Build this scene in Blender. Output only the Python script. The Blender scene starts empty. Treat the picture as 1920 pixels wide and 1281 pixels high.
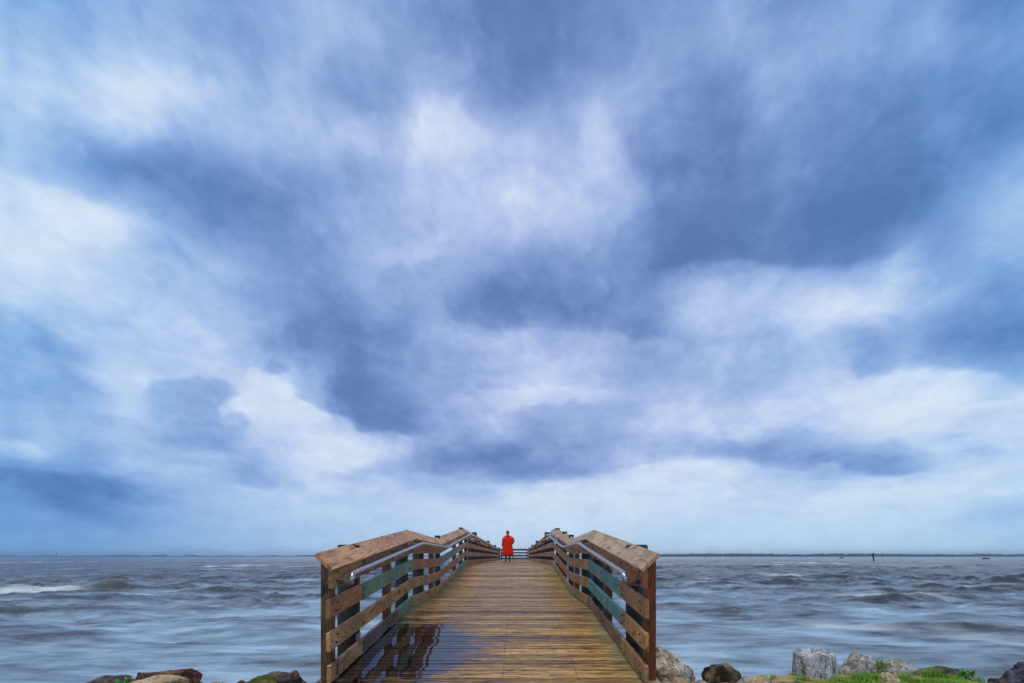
import bpy, bmesh, math, random
import numpy as np
from mathutils import Vector, Matrix

random.seed(7)
rng = np.random.default_rng(11)
scene = bpy.context.scene
C = scene.collection

# ------------------------------------------------------------------ camera
CAMZ = 2.3
F = 853.0            # focal length in pixels of the 1920 px wide frame
VX, VY = 969.0, 1043.0
cam_d = bpy.data.cameras.new("camera")
cam = bpy.data.objects.new("camera", cam_d)
C.objects.link(cam)
cam.location = (0, 0, CAMZ)
cam.rotation_euler = (math.radians(90), 0, 0)
cam_d.sensor_width = 36.0
cam_d.lens = 16.0
cam_d.shift_x = -(VX - 960) / 1920
cam_d.shift_y = (VY - 640.5) / 1920
cam_d.clip_start = 0.1
cam_d.clip_end = 30000
scene.camera = cam

# ------------------------------------------------------------------ world, sun, exposure
SUN_EL, SUN_AZ = 76.0, 200.0          # high and a little behind the viewer, through the open top of the cloud deck
world = bpy.data.worlds.new("World")
scene.world = world
world.use_nodes = True
wn = world.node_tree.nodes
bg = wn["Background"]
sky_t = wn.new("ShaderNodeTexSky")
sky_t.sky_type = 'NISHITA'
sky_t.sun_disc = False
sky_t.sun_elevation = math.radians(SUN_EL)
sky_t.sun_rotation = math.radians(SUN_AZ)
world.node_tree.links.new(sky_t.outputs[0], bg.inputs[0])
bg.inputs[1].default_value = 0.12
sun_d = bpy.data.lights.new("sun", 'SUN')
sun_d.energy = 1.5
sun_d.angle = math.radians(14)
sun_d.color = (1.0, 0.95, 0.87)
sun = bpy.data.objects.new("sun", sun_d)
C.objects.link(sun)
_a, _e = math.radians(SUN_AZ), math.radians(SUN_EL)
_d = Vector((math.sin(_a) * math.cos(_e), math.cos(_a) * math.cos(_e), math.sin(_e)))
sun.rotation_euler = _d.to_track_quat('Z', 'Y').to_euler()
scene.view_settings.view_transform = 'Standard'
scene.view_settings.look = 'None'
scene.view_settings.exposure = 0.0
scene.view_settings.gamma = 1.0

# ------------------------------------------------------------------ helpers
def lin(r, g, b):
    def f(c):
        c /= 255.0
        return c / 12.92 if c <= 0.04045 else ((c + 0.055) / 1.055) ** 2.4
    return (f(r), f(g), f(b), 1.0)

_P = rng.permutation(256)
_P = np.concatenate([_P, _P, _P])
_G = rng.normal(size=(256, 3))
_G /= np.linalg.norm(_G, axis=1)[:, None]

def perlin(x, y, z):
    x, y, z = np.broadcast_arrays(np.asarray(x, float), np.asarray(y, float), np.asarray(z, float))
    xi, yi, zi = np.floor(x).astype(int), np.floor(y).astype(int), np.floor(z).astype(int)
    xf, yf, zf = x - xi, y - yi, z - zi
    xi &= 255; yi &= 255; zi &= 255
    u = xf ** 3 * (xf * (xf * 6 - 15) + 10); v = yf ** 3 * (yf * (yf * 6 - 15) + 10); w = zf ** 3 * (zf * (zf * 6 - 15) + 10)
    res = 0.0
    for dx in (0, 1):
        for dy in (0, 1):
            for dz in (0, 1):
                h = _P[_P[_P[xi + dx] + yi + dy] + zi + dz]
                g = _G[h]
                n = g[..., 0] * (xf - dx) + g[..., 1] * (yf - dy) + g[..., 2] * (zf - dz)
                wt = (u if dx else 1 - u) * (v if dy else 1 - v) * (w if dz else 1 - w)
                res = res + n * wt
    return res * 1.5

def fbm(x, y, z, octv=5, gain=0.5, lac=2.03):
    s, a, t = 0.0, 1.0, 0.0
    for i in range(octv):
        s = s + a * perlin(x + 17.3 * i, y - 9.1 * i, z + 5.7 * i)
        t += a
        a *= gain; x = x * lac; y = y * lac; z = z * lac
    return s / t * 1.6

def link(o, parent=None):
    C.objects.link(o)
    if parent: o.parent = parent
    return o

def grid_mesh(name, co, nu, nv, flip=False):
    """co: (nv*nu,3), rows nv, columns nu"""
    me = bpy.data.meshes.new(name)
    n = nu * nv
    me.vertices.add(n)
    me.vertices.foreach_set("co", np.asarray(co, np.float32).ravel())
    i = np.arange(nv - 1)[:, None] * nu + np.arange(nu - 1)[None, :]
    q = np.stack([i, i + 1, i + nu + 1, i + nu], -1).reshape(-1, 4)
    if flip: q = q[:, ::-1]
    nf = len(q)
    me.loops.add(nf * 4)
    me.loops.foreach_set("vertex_index", q.ravel().astype(np.int32))
    me.polygons.add(nf)
    me.polygons.foreach_set("loop_start", np.arange(0, nf * 4, 4, dtype=np.int32))
    me.polygons.foreach_set("loop_total", np.full(nf, 4, dtype=np.int32))
    me.update(calc_edges=True)
    me.polygons.foreach_set("use_smooth", np.ones(nf, dtype=bool))
    return me

def mesh_obj(name, bm, mat, parent=None, smooth=False):
    me = bpy.data.meshes.new(name)
    bm.normal_update()
    bm.to_mesh(me); bm.free()
    if smooth:
        for p in me.polygons: p.use_smooth = True
    if mat: me.materials.append(mat)
    return link(bpy.data.objects.new(name, me), parent)

def tag(o, label=None, cat=None, group=None, kind=None):
    if label: o["label"] = label
    if cat: o["category"] = cat
    if group: o["group"] = group
    if kind: o["kind"] = kind
    return o

def empty(name, loc, rz=0):
    o = bpy.data.objects.new(name, None)
    o.empty_display_size = 0.2
    C.objects.link(o)
    o.location = loc; o.rotation_euler = (0, 0, rz)
    return o

def add_box(bm, c, s, rot=None, bevel=0.0):
    m = Matrix.Translation(c)
    if rot is not None: m = m @ rot
    r = bmesh.ops.create_cube(bm, size=1.0, matrix=m @ Matrix.Diagonal((s[0], s[1], s[2], 1)))
    if bevel:
        es = {e for v in r['verts'] for e in v.link_edges}
        bmesh.ops.bevel(bm, geom=list(es), offset=bevel, segments=1, affect='EDGES')

def add_tube(bm, pts, radii, seg=12, cap=True, squash=1.0):
    rings = []
    pts = [Vector(p) for p in pts]
    for i, p in enumerate(pts):
        d = (pts[min(i + 1, len(pts) - 1)] - pts[max(i - 1, 0)]).normalized()
        a = d.orthogonal().normalized() if abs(d.z) < 0.9 else Vector((1, 0, 0))
        a = (a - d * a.dot(d)).normalized()
        b = d.cross(a)
        r = radii[i] if hasattr(radii, '__len__') else radii
        rings.append([bm.verts.new(p + a * (math.cos(t) * r) + b * (math.sin(t) * r * squash)) for t in
                      [2 * math.pi * k / seg for k in range(seg)]])
    for r0, r1 in zip(rings, rings[1:]):
        for k in range(seg):
            bm.faces.new((r0[k], r0[(k + 1) % seg], r1[(k + 1) % seg], r1[k]))
    if cap:
        bm.faces.new(rings[0][::-1]); bm.faces.new(rings[-1])

# ------------------------------------------------------------------ material toolkit
class NT:
    def __init__(s, name):
        s.m = bpy.data.materials.new(name); s.m.use_nodes = True
        s.t = s.m.node_tree; s.n = s.t.nodes
        s.b = s.n["Principled BSDF"]; s.out = s.n["Material Output"]
    def new(s, typ, **kw):
        nd = s.n.new(typ)
        for k, v in kw.items(): setattr(nd, k, v)
        return nd
    def l(s, a, b): s.t.links.new(a, b)
    def val(s, inp, v):
        if isinstance(v, (int, float, tuple, list)): inp.default_value = v
        else: s.l(v, inp)
    def coord(s, scale=(1, 1, 1), rnd=False, kind='Object'):
        tc = s.new('ShaderNodeTexCoord'); mp = s.new('ShaderNodeMapping')
        s.l(tc.outputs[kind], mp.inputs[0]); mp.inputs['Scale'].default_value = scale
        if rnd:
            oi = s.new('ShaderNodeObjectInfo')
            vm = s.new('ShaderNodeVectorMath', operation='SCALE')
            cb = s.new('ShaderNodeCombineXYZ')
            for i in range(3): s.l(oi.outputs['Random'], cb.inputs[i])
            s.l(cb.outputs[0], vm.inputs[0]); vm.inputs['Scale'].default_value = 37.0
            s.l(vm.outputs[0], mp.inputs['Location'])
        return mp.outputs[0]
    def noise(s, vec, scale=5, detail=5, rough=0.55, dist=0.0):
        n = s.new('ShaderNodeTexNoise'); s.l(vec, n.inputs['Vector'])
        n.inputs['Scale'].default_value = scale; n.inputs['Detail'].default_value = detail
        n.inputs['Roughness'].default_value = rough; n.inputs['Distortion'].default_value = dist
        return n.outputs['Fac']
    def ramp(s, fac, stops):
        r = s.new('ShaderNodeValToRGB'); s.l(fac, r.inputs[0])
        e = r.color_ramp.elements
        while len(e) < len(stops): e.new(0.5)
        for el, (p, c) in zip(e, stops):
            el.position = p; el.color = c if hasattr(c, '__len__') else (c, c, c, 1)
        return r.outputs[0]
    def mix(s, f, a, b, mode='MIX'):
        n = s.new('ShaderNodeMix', data_type='RGBA', blend_type=mode)
        s.val(n.inputs[0], f)
        s.val(n.inputs[6], a); s.val(n.inputs[7], b)
        return n.outputs[2]
    def math(s, op, a, b=0.0, clamp=False):
        n = s.new('ShaderNodeMath', operation=op); n.use_clamp = clamp
        s.val(n.inputs[0], a); s.val(n.inputs[1], b)
        return n.outputs[0]
    def bump(s, h, strength=0.3, dist=0.01):
        n = s.new('ShaderNodeBump'); s.l(h, n.inputs['Height'])
        n.inputs['Strength'].default_value = strength; n.inputs['Distance'].default_value = dist
        s.l(n.outputs[0], s.b.inputs['Normal'])
    def fin(s, col=None, rough=None, spec=None):
        if col is not None: s.val(s.b.inputs['Base Color'], col)
        if rough is not None: s.val(s.b.inputs['Roughness'], rough)
        if spec is not None: s.val(s.b.inputs['Specular IOR Level'], spec)
        return s.m

def wood(name, light, dark, stain=None, stain_amt=0.35, rough=0.5, ring=9.0, spec=0.35):
    """grain runs along local Y"""
    t = NT(name)
    light = tuple(min(.9, c * 1.02) for c in light[:3]) + (1,)
    v = t.coord((1, 1, 1), rnd=True)
    vs = t.new('ShaderNodeMapping'); t.l(v, vs.inputs[0]); vs.inputs['Scale'].default_value = (1.0, 0.16, 1.0)
    n0 = t.noise(vs.outputs[0], ring * 0.45, 2, 0.5, 0.6)
    w = t.math('FRACT', t.math('MULTIPLY', n0, ring * 2.2))
    rings = t.ramp(w, [(0.0, 0.0), (0.16, 0.62), (0.45, 0.95), (0.82, 1.0), (1.0, 0.0)])
    vf = t.new('ShaderNodeMapping'); t.l(v, vf.inputs[0]); vf.inputs['Scale'].default_value = (14.0, 1.0, 14.0)
    fine = t.noise(vf.outputs[0], 7, 5, 0.6)
    fs = t.ramp(fine, [(0.32, 0.0), (0.62, 1.0)])
    f = t.math('ADD', t.math('MULTIPLY', rings, 0.62), t.math('MULTIPLY', fs, 0.38))
    col = t.mix(f, dark, light)
    crk = t.noise(vf.outputs[0], 2.2, 4, 0.7)
    col = t.mix(t.ramp(crk, [(0.30, 0.8), (0.36, 0.0)]), col, (.03, .02, .015, 1))
    big = t.noise(v, 1.7, 4, 0.6, 0.3)
    tone = t.ramp(big, [(0.3, (.66, .62, .60, 1)), (0.7, (1.35, 1.28, 1.2, 1))])
    col = t.mix(1.0, col, tone, 'MULTIPLY')
    if stain:
        st = t.noise(v, 3.3, 5, 0.62, 0.8)
        sm = t.ramp(st, [(0.62 - stain_amt * 0.5, 0.0), (0.74 - stain_amt * 0.5, 1.0)])
        col = t.mix(sm, col, t.mix(1.0, stain, t.ramp(fine, [(0.2, .6), (0.8, 1.25)]), 'MULTIPLY'))
    # knots
    vo = t.new('ShaderNodeTexVoronoi'); t.l(vs.outputs[0], vo.inputs['Vector']); vo.inputs['Scale'].default_value = 4.2
    kn = t.ramp(vo.outputs['Distance'], [(0.03, 0.35), (0.10, 1.0)])
    col = t.mix(1.0, col, kn, 'MULTIPLY')
    wet = t.noise(v, 2.6, 3, 0.5)
    r = t.math('ADD', t.math('MULTIPLY', wet, -0.35), rough + 0.18, clamp=True)
    t.bump(f, 0.5, 0.004)
    return t.fin(col, r, spec)

M = {}
M['red'] = wood('wood_red_brown', lin(188, 130, 88), lin(78, 48, 33))
M['tan'] = wood('wood_tan', lin(208, 164, 108), lin(98, 68, 42), lin(92, 56, 36), 0.10)
M['grey'] = wood('wood_weathered', lin(190, 148, 102), lin(98, 66, 40), lin(120, 92, 58), 0.16)
M['teal'] = wood('wood_green_treated', lin(112, 166, 142), lin(72, 84, 54), lin(170, 122, 72), 0.16)
M['blue'] = wood('wood_teal_treated', lin(92, 164, 162), lin(44, 106, 112), lin(160, 126, 84), 0.16)
M['dark'] = wood('wood_soaked', lin(112, 68, 44), lin(52, 32, 24), lin(40, 26, 22), 0.2, rough=0.25, spec=0.5)
M['cap'] = wood('wood_cap', lin(216, 166, 116), lin(94, 58, 38), lin(170, 150, 102), 0.04, ring=6.5)
M['capg'] = wood('wood_cap_grey', lin(204, 172, 134), lin(110, 84, 62), lin(150, 152, 120), 0.12, ring=7.5)
M['pile'] = wood('wood_pile', lin(46, 48, 38), lin(20, 20, 16), lin(24, 42, 34), 0.3, ring=5)
M['post'] = wood('wood_post', lin(140, 82, 46), lin(58, 32, 18), lin(50, 30, 20), 0.12)
M['postg'] = wood('wood_post_grey', lin(112, 88, 60), lin(48, 34, 22), lin(44, 36, 26), 0.15)
M['hand'] = wood('wood_ledge', lin(186, 172, 152), lin(130, 108, 88), rough=0.12, spec=0.9)

def simple(name, col, rough=0.5, metal=0.0, nscale=None, var=0.25, bump=0.0):
    t = NT(name)
    if nscale:
        n = t.noise(t.coord(), nscale, 5, 0.6)
        c = t.mix(1.0, col, t.ramp(n, [(0.3, 1 - var), (0.7, 1 + var)]), 'MULTIPLY')
        if bump: t.bump(n, bump, 0.02)
    else: c = col
    t.b.inputs['Metallic'].default_value = metal
    return t.fin(c, rough)

# ------------------------------------------------------------------ sky: a cloud dome, open overhead
SKX = np.arange(0, 1921, 80)
SKY = np.array([-400, 0, 80, 160, 240, 320, 400, 480, 560, 640, 720, 800, 840, 880, 920, 960, 1043, 1100], float)
SKG = """
150 150 155 160 155 150 150 158 160 150 145 135 135 138 142 146 150 150 148 150 152 150 148 146 145
170 172 178 180 170 158 160 175 180 155 145 125 127 132 138 148 158 162 150 155 165 165 155 148 145
175 190 182 198 185 165 160 175 185 162 152 143 128 135 145 158 167 175 174 168 165 160 170 162 155
188 204 205 221 218 200 178 182 168 166 184 158 140 156 168 168 158 160 171 160 152 148 150 142 135
200 190 188 206 188 188 185 181 194 190 219 205 190 172 192 158 148 138 147 145 144 135 148 133 140
208 188 172 154 148 149 156 154 160 182 190 186 190 195 196 165 138 130 132 134 125 130 140 155 175
213 217 223 212 170 152 152 160 172 180 190 198 212 195 180 165 128 128 128 125 120 128 148 180 195
222 223 216 198 186 172 158 156 160 184 188 172 158 150 150 142 128 134 143 148 150 178 162 178 182
212 209 205 202 196 182 168 156 152 164 166 142 138 140 142 150 185 190 200 213 212 200 180 160 152
180 179 190 196 199 203 180 150 146 150 162 174 180 166 168 166 180 192 182 196 172 178 158 150 145
170 178 180 213 190 186 220 196 142 150 166 180 200 202 190 176 178 180 190 206 222 226 225 206 212
170 184 185 195 170 165 206 219 200 155 165 175 182 166 176 195 200 205 210 203 215 222 224 218 210
176 190 170 188 185 185 180 215 222 205 175 155 150 155 165 176 176 170 165 170 175 180 200 188 205
152 156 160 180 188 184 180 205 202 186 165 155 150 160 171 205 210 214 190 189 175 170 195 214 215
152 150 153 158 180 185 194 205 205 206 200 192 208 218 220 222 222 216 213 218 222 222 221 220 218
160 160 156 165 179 188 195 205 208 210 215 220 222 222 222 222 220 220 220 220 220 218 218 206 200
165 165 170 172 178 188 195 200 205 208 210 214 217 218 217 216 216 217 218 218 218 218 218 217 215
165 165 170 172 178 188 195 200 205 208 210 214 217 218 217 216 216 217 218 218 218 218 218 217 215
"""
SKG = np.array([[float(a) for a in r.split()] for r in SKG.strip().splitlines()])

def catmull(t, p0, p1, p2, p3):
    return 0.5 * (2 * p1 + (p2 - p0) * t + (2 * p0 - 5 * p1 + 4 * p2 - p3) * t * t + (3 * p1 - p0 - 3 * p2 + p3) * t ** 3)

def cloud_value(X, Y):
    """brightness of the cloud deck over the bay, from a coarse chart of where the masses hang"""
    nx, ny = len(SKX), len(SKY)
    fx = np.clip(X / 80.0, 0, nx - 1.001); ix = fx.astype(int); tx = fx - ix
    Yc = np.clip(Y, SKY[0], SKY[-1] - 0.01)
    iy = np.clip(np.searchsorted(SKY, Yc, side='right') - 1, 0, ny - 2)
    ty = (Yc - SKY[iy]) / (SKY[iy + 1] - SKY[iy])
    rows = []
    for k in (-1, 0, 1, 2):
        r = np.clip(iy + k, 0, ny - 1)
        c = [SKG[r, np.clip(ix + j, 0, nx - 1)] for j in (-1, 0, 1, 2)]
        rows.append(catmull(tx, *c))
    return catmull(ty, *rows)

# finer cloud masses: x, y, half-width, half-height, tilt (deg), brightness change, edge hardness
BRUSH = [
    (330, 335, 230, 42, 14, -8, 3), (480, 470, 190, 50, 42, -20, 4), (610, 640, 150, 60, 45, -22, 4), (860, 840, 190, 36, 14, -18, 4),
    (1440, 415, 270, 75, -3, -12, 6), (990, 560, 195, 62, 12, -13, 6), (1120, 600, 150, 26, 8, -7, 5), (545, 668, 85, 42, -8, -14, 7),
    (685, 742, 120, 58, 25, -18, 8), (770, 690, 120, 40, 10, -6, 5), (600, 800, 80, 26, 38, 16, 7), (745, 838, 60, 15, 20, 16, 7),
    (560, 725, 34, 16, 10, 14, 7), (352, 742, 92, 42, -6, -20, 9), (405, 730, 44, 20, 20, -10, 10), (420, 800, 70, 30, 12, -9, 7),
    (228, 722, 75, 18, 12, 16, 7), (470, 752, 50, 18, 0, 16, 8), (130, 728, 92, 28, 15, -15, 7), (170, 690, 90, 16, 10, 9, 5),
    (80, 900, 160, 34, 12, -12, 5), (235, 958, 130, 32, 8, -9, 5), (50, 850, 55, 14, 5, 12, 7), (468, 892, 70, 20, 8, -13, 7),
    (390, 868, 60, 14, 5, -7, 6), (960, 872, 220, 36, 3, -11, 6), (1600, 868, 165, 20, 0, -16, 6), (1450, 850, 130, 12, 6, -10, 5),
    (1530, 535, 120, 28, 2, 13, 6), (1690, 505, 60, 16, -15, 9, 6), (1632, 664, 42, 36, 0, -18, 8), (1800, 650, 120, 34, -10, -13, 6),
    (1760, 735, 160, 22, -2, 7, 5), (940, 642, 48, 16, 4, 13, 6), (930, 692, 115, 14, 3, -10, 5), (1068, 686, 44, 10, -14, 15, 7),
    (1010, 738, 140, 15, 2, 12, 6), (1000, 768, 150, 9, -4, -10, 5), (950, 796, 26, 12, 0, 14, 7), (955, 70, 42, 130, 8, -13, 4),
    (1085, 60, 120, 50, 10, -6, 3), (258, 192, 20, 32, 0, 13, 6), (325, 150, 90, 40, 15, 8, 5), (85, 222, 30, 14, 0, 9, 5),
    (180, 275, 55, 28, 20, 11, 5), (140, 238, 50, 12, -25, -13, 6), (810, 255, 50, 30, 5, 5, 5), (800, 190, 55, 12, 25, 14, 7),
    (770, 222, 30, 12, 0, -14, 7), (960, 382, 62, 24, 10, 14, 5), (940, 330, 50, 14, -20, 8, 6), (692, 290, 18, 28, -20, 13, 7),
    (1118, 215, 26, 62, -6, 4, 5), (1062, 235, 28, 62, -14, -15, 6), (1158, 310, 30, 60, -16, 10, 6), (1770, 228, 28, 12, 0, 12, 5),
    (770, 490, 42, 13, 0, 14, 7), (505, 668, 14, 7, -40, 16, 9), (440, 465, 40, 10, -12, 10, 6), (150, 450, 130, 60, 20, 6, 4),
    (190, 525, 60, 12, 10, 8, 6), (80, 622, 90, 18, 25, -14, 5), (650, 60, 70, 34, -30, 11, 5), (430, 60, 90, 34, 5, -9, 4),
    (420, 320, 220, 30, 4, -9, 4), (1560, 205, 60, 14, 8, 7, 5), (1450, 45, 60, 20, 0, 8, 4), (1690, 985, 44, 8, 0, 7, 8),
    (740, 905, 170, 14, -2, 7, 4), (1150, 905, 250, 10, -1, 7, 5), (1060, 945, 120, 8, 0, 5, 6), (1880, 965, 70, 8, 0, -10, 5),
    (870, 745, 26, 8, 20, -9, 9), (1290, 705, 90, 12, 0, -8, 5), (1420, 668, 60, 9, 0, -9, 7), (1880, 380, 70, 34, -25, 8, 6),
]

# cloud edges and bases: points left to right, (change above, reach), (change below, reach), edge softness
EDGES = [
    ([(1180, 505), (1300, 492), (1400, 485), (1500, 498), (1600, 495), (1680, 478), (1745, 470)], (-12, 60), (15, 34), 9),
    ([(805, 545), (850, 590), (900, 612), (980, 622), (1080, 622), (1200, 632), (1300, 642)], (-15, 55), (12, 26), 8),
    ([(462, 685), (500, 705), (540, 702), (556, 692)], (-15, 45), (18, 20), 4),
    ([(556, 700), (560, 742), (600, 765), (640, 780), (670, 806), (692, 815), (740, 810), (790, 822), (802, 838)], (-17, 55), (20, 30), 4),
    ([(800, 838), (830, 860), (850, 880)], (-8, 40), (8, 26), 8),
    ([(250, 745), (290, 715), (340, 712), (375, 700), (390, 712), (420, 715), (440, 725), (455, 742)], (11, 22), (-16, 45), 3),
    ([(402, 762), (430, 752), (456, 742)], (-12, 25), (14, 18), 3),
    ([(404, 782), (425, 772), (450, 772), (463, 790), (466, 812)], (14, 16), (-11, 34), 4),
    ([(0, 845), (30, 832), (60, 838), (92, 858)], (-7, 20), (9, 18), 4),
    ([(0, 876), (80, 888), (170, 890), (250, 905)], (6, 16), (-11, 42), 8),
    ([(60, 945), (130, 965), (180, 985), (230, 998), (300, 992), (350, 975)], (-11, 40), (6, 26), 9),
    ([(430, 900), (470, 915), (505, 920), (530, 910)], (-12, 24), (8, 14), 4),
    ([(310, 868), (360, 874), (415, 870)], (-9, 16), (6, 12), 4),
    ([(860, 888), (950, 906), (1040, 906), (1100, 895), (1200, 876), (1300, 862), (1400, 862), (1440, 878), (1500, 880), (1560, 868), (1600, 886), (1680, 893), (1740, 880), (1830, 862)], (-13, 32), (12, 22), 5),
    ([(1585, 650), (1592, 688), (1612, 703), (1645, 700), (1690, 690), (1780, 696), (1860, 696), (1925, 690)], (-15, 42), (14, 24), 6),
    ([(30, 655), (100, 672), (190, 692)], (-12, 25), (13, 20), 8),
    ([(-10, 305), (60, 325), (120, 362), (250, 398), (345, 440)], (-11, 50), (13, 60), 14),
    ([(800, 168), (860, 190), (905, 232), (940, 262)], (-9, 45), (9, 34), 9),
    ([(1128, 175), (1150, 240), (1185, 315), (1230, 372)], (-12, 60), (8, 40), 12),
    ([(330, 98), (380, 130), (425, 165)], (-8, 30), (9, 40), 10),
    ([(1030, 690), (1060, 672), (1092, 664)], (-5, 18), (12, 16), 5),
    ([(870, 735), (930, 728), (1010, 724), (1100, 728), (1180, 737)], (-7, 20), (11, 20), 4),
    ([(930, 765), (1060, 756), (1200, 762)], (5, 15), (-9, 26), 6),
    ([(840, 726), (862, 738), (885, 752)], (-8, 10), (9, 12), 3),
    ([(240, 240), (200, 250)][::-1], (6, 10), (-10, 14), 8),
    ([(90, 250), (150, 238), (240, 218)], (9, 18), (-12, 16), 7),
    ([(640, 262), (690, 300), (715, 300)], (9, 22), (-8, 30), 8),
    ([(755, 212), (790, 235), (800, 222)], (-8, 16), (8, 16), 6),
    ([(985, 300), (1040, 345), (1070, 370)], (-7, 30), (9, 22), 9),
    ([(710, 500), (760, 500), (830, 478)], (10, 14), (-9, 24), 5),
    ([(1460, 700), (1540, 690), (1590, 690)], (-6, 20), (8, 20), 6),
    ([(1285, 770), (1400, 750), (1540, 735), (1640, 715)], (-9, 30), (10, 45), 12),
    ([(1790, 775), (1850, 752), (1915, 748)], (-9, 22), (8, 22), 4),
    ([(1645, 978), (1690, 970), (1728, 982)], (-3, 8), (6, 9), 2),
    ([(940, 932), (1040, 925), (1210, 930)], (-4, 10), (5, 12), 3),
]

def edge_field(X, Y, jx, jy):
    out = np.zeros_like(X)
    for pts, (da, wa), (db, wb), soft in EDGES:
        px = X + jx * min(1.0, soft / 6 + .35); py = Y + jy * min(1.0, soft / 6 + .35)
        best = np.full(X.shape, 1e9); sgn = np.ones_like(X); tt = np.zeros_like(X)
        L = [0.0]
        for (x0, y0), (x1, y1) in zip(pts, pts[1:]): L.append(L[-1] + math.hypot(x1 - x0, y1 - y0))
        for i, ((x0, y0), (x1, y1)) in enumerate(zip(pts, pts[1:])):
            ex, ey = x1 - x0, y1 - y0; l2 = ex * ex + ey * ey
            t = np.clip(((px - x0) * ex + (py - y0) * ey) / l2, 0, 1)
            ddx, ddy = px - x0 - t * ex, py - y0 - t * ey
            d = np.sqrt(ddx * ddx + ddy * ddy)
            cr = ex * (py - y0) - ey * (px - x0)
            m = d < best
            best = np.where(m, d, best); sgn = np.where(m, np.sign(cr), sgn); tt = np.where(m, (L[i] + t * (L[i + 1] - L[i])) / L[-1], tt)
        sd = best * sgn                                  # positive below
        taper = np.clip(np.minimum(tt, 1 - tt) / 0.16, 0, 1); taper = taper * taper * (3 - 2 * taper)
        s_ = 0.5 + 0.5 * np.tanh(sd / soft)
        out += taper * ((1 - s_) * da * np.exp(-best / wa) + s_ * db * np.exp(-best / wb))
    return out

def sky_colour(az, el):
    A = math.radians(48)
    azf = az.copy()
    per = 4 * A
    azf = np.abs(((azf + A) % per) - 2 * A) - A        # fold beyond the view so the deck carries on all round
    azf = -azf
    X = VX + F * np.tan(azf)
    Y = VY - F * np.tan(el) / np.cos(azf)
    dx, dy, dz = np.sin(az) * np.cos(el), np.cos(az) * np.cos(el), np.sin(el)
    # noise coordinates: squeezed towards the horizon like a flat cloud base seen edge-on
    sq = 1.0 + 2.2 * np.exp(-np.clip(el, 0, 9) / 0.16)
    qz = np.tan(np.clip(el, -0.1, 1.3)) * 1.0
    qz = np.where(el > 0, np.log1p(np.clip(el, 0, 2) * 5) * 0.62, el * 3.1)
    n1 = fbm(dx * 3.2, dy * 3.2, qz * 3.2 + 3.0, 5)
    n2 = fbm(dx * 3.2 + 31, dy * 3.2, qz * 3.2 + 11.0, 5)
    n3 = fbm(dx * 9 + 5, dy * 9 + 7, qz * 11, 5, 0.55)
    n4 = fbm(dx * 9 + 51, dy * 9 + 27, qz * 11 + 9, 5, 0.55)
    amp = 36.0
    k = np.clip((VY - Y) / 260.0, 0.12, 1.0)
    Xw = X + amp * n1 + 26 * n3
    Yw = Y + (amp * 0.8 * n2 + 22 * n4) * k
    g = cloud_value(Xw, Yw)
    # broken texture
    n5 = fbm(dx * 16, dy * 16 + 3, qz * 24, 5, 0.6)
    n6 = fbm(dx * 6 + 9, dy * 6 + 3, qz * 8 + 2, 5, 0.6)
    for (bx, by, bw, bh, tilt, dv, hard) in BRUSH:
        c, s = math.cos(math.radians(tilt)), math.sin(math.radians(tilt))
        wx, wy = X + 16 * n1 + 26 * n3 + 9 * n5 - bx, Y + (16 * n2 + 24 * n4 + 9 * n6) * k - by
        u, v = (wx * c + wy * s) / bw, (-wx * s + wy * c) / bh
        r = np.sqrt(u * u + v * v)
        m = 1.0 / (1.0 + np.exp(np.clip((r - 1.0) * hard * 0.8, -30, 30)))
        g = g + dv * (0.32 if dv < 0 else 0.30) * m
    hor = np.clip((VY - Y) / 150.0, 0.3, 1.0)
    g = g + 1.05 * edge_field(X, Y, 14 * n3 + 10 * n5, (14 * n4 + 8 * n6) * np.clip(k, .3, 1))
    n7 = fbm(dx * 5 + .35 * n3, dy * 5 + .35 * n4, qz * 6.5 + .3 * n1 + 8, 6, 0.58)
    bil = 0.25 - np.sqrt(n7 * n7 + 0.006)               # billows: soft rounded tops between darker creases
    n8 = fbm(dx * 7 + 1.0 * n4 + 3, dy * 7 + 1.0 * n3, qz * 11 + 4, 7, 0.62)
    g = g + (7.0 * n5 + 10.0 * n6 + 16.0 * bil + 15.0 * n8) * hor
    g = g + 1.0
    lo, hi = 134.0, 214.0                               # soft shoulders
    g = np.where(g < lo, lo - 17 * (1 - np.exp(-(lo - g) / 17)), g)
    g = np.where(g > hi, hi + 22 * (1 - np.exp(-(g - hi) / 22)), g)
    side = np.clip(np.abs(np.clip(X, 0, 1920) - 985) / 960.0, 0, 1) ** 1.8
    tint = side * np.clip((240 - g) / 60, 0.25, 1.0)
    low = np.clip(1 - (VY - Y) / 190.0, 0, 1)
    R = np.interp(g, [112, 128, 150, 175, 200, 228, 240], [85, 101, 125, 153, 182, 214, 228]) - tint * 20 - low * 12
    B = np.interp(g, [112, 128, 150, 175, 200, 228, 240], [168, 181, 204, 223, 237, 246, 250]) + tint * 3
    Rr = np.clip(R, 0, 255) / 255; Gg = g / 255; Bb = np.clip(B, 0, 255) / 255
    rgb = np.stack([Rr, Gg, Bb], -1)
    return np.where(rgb <= 0.04045, rgb / 12.92, ((rgb + 0.055) / 1.055) ** 2.4)

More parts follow.
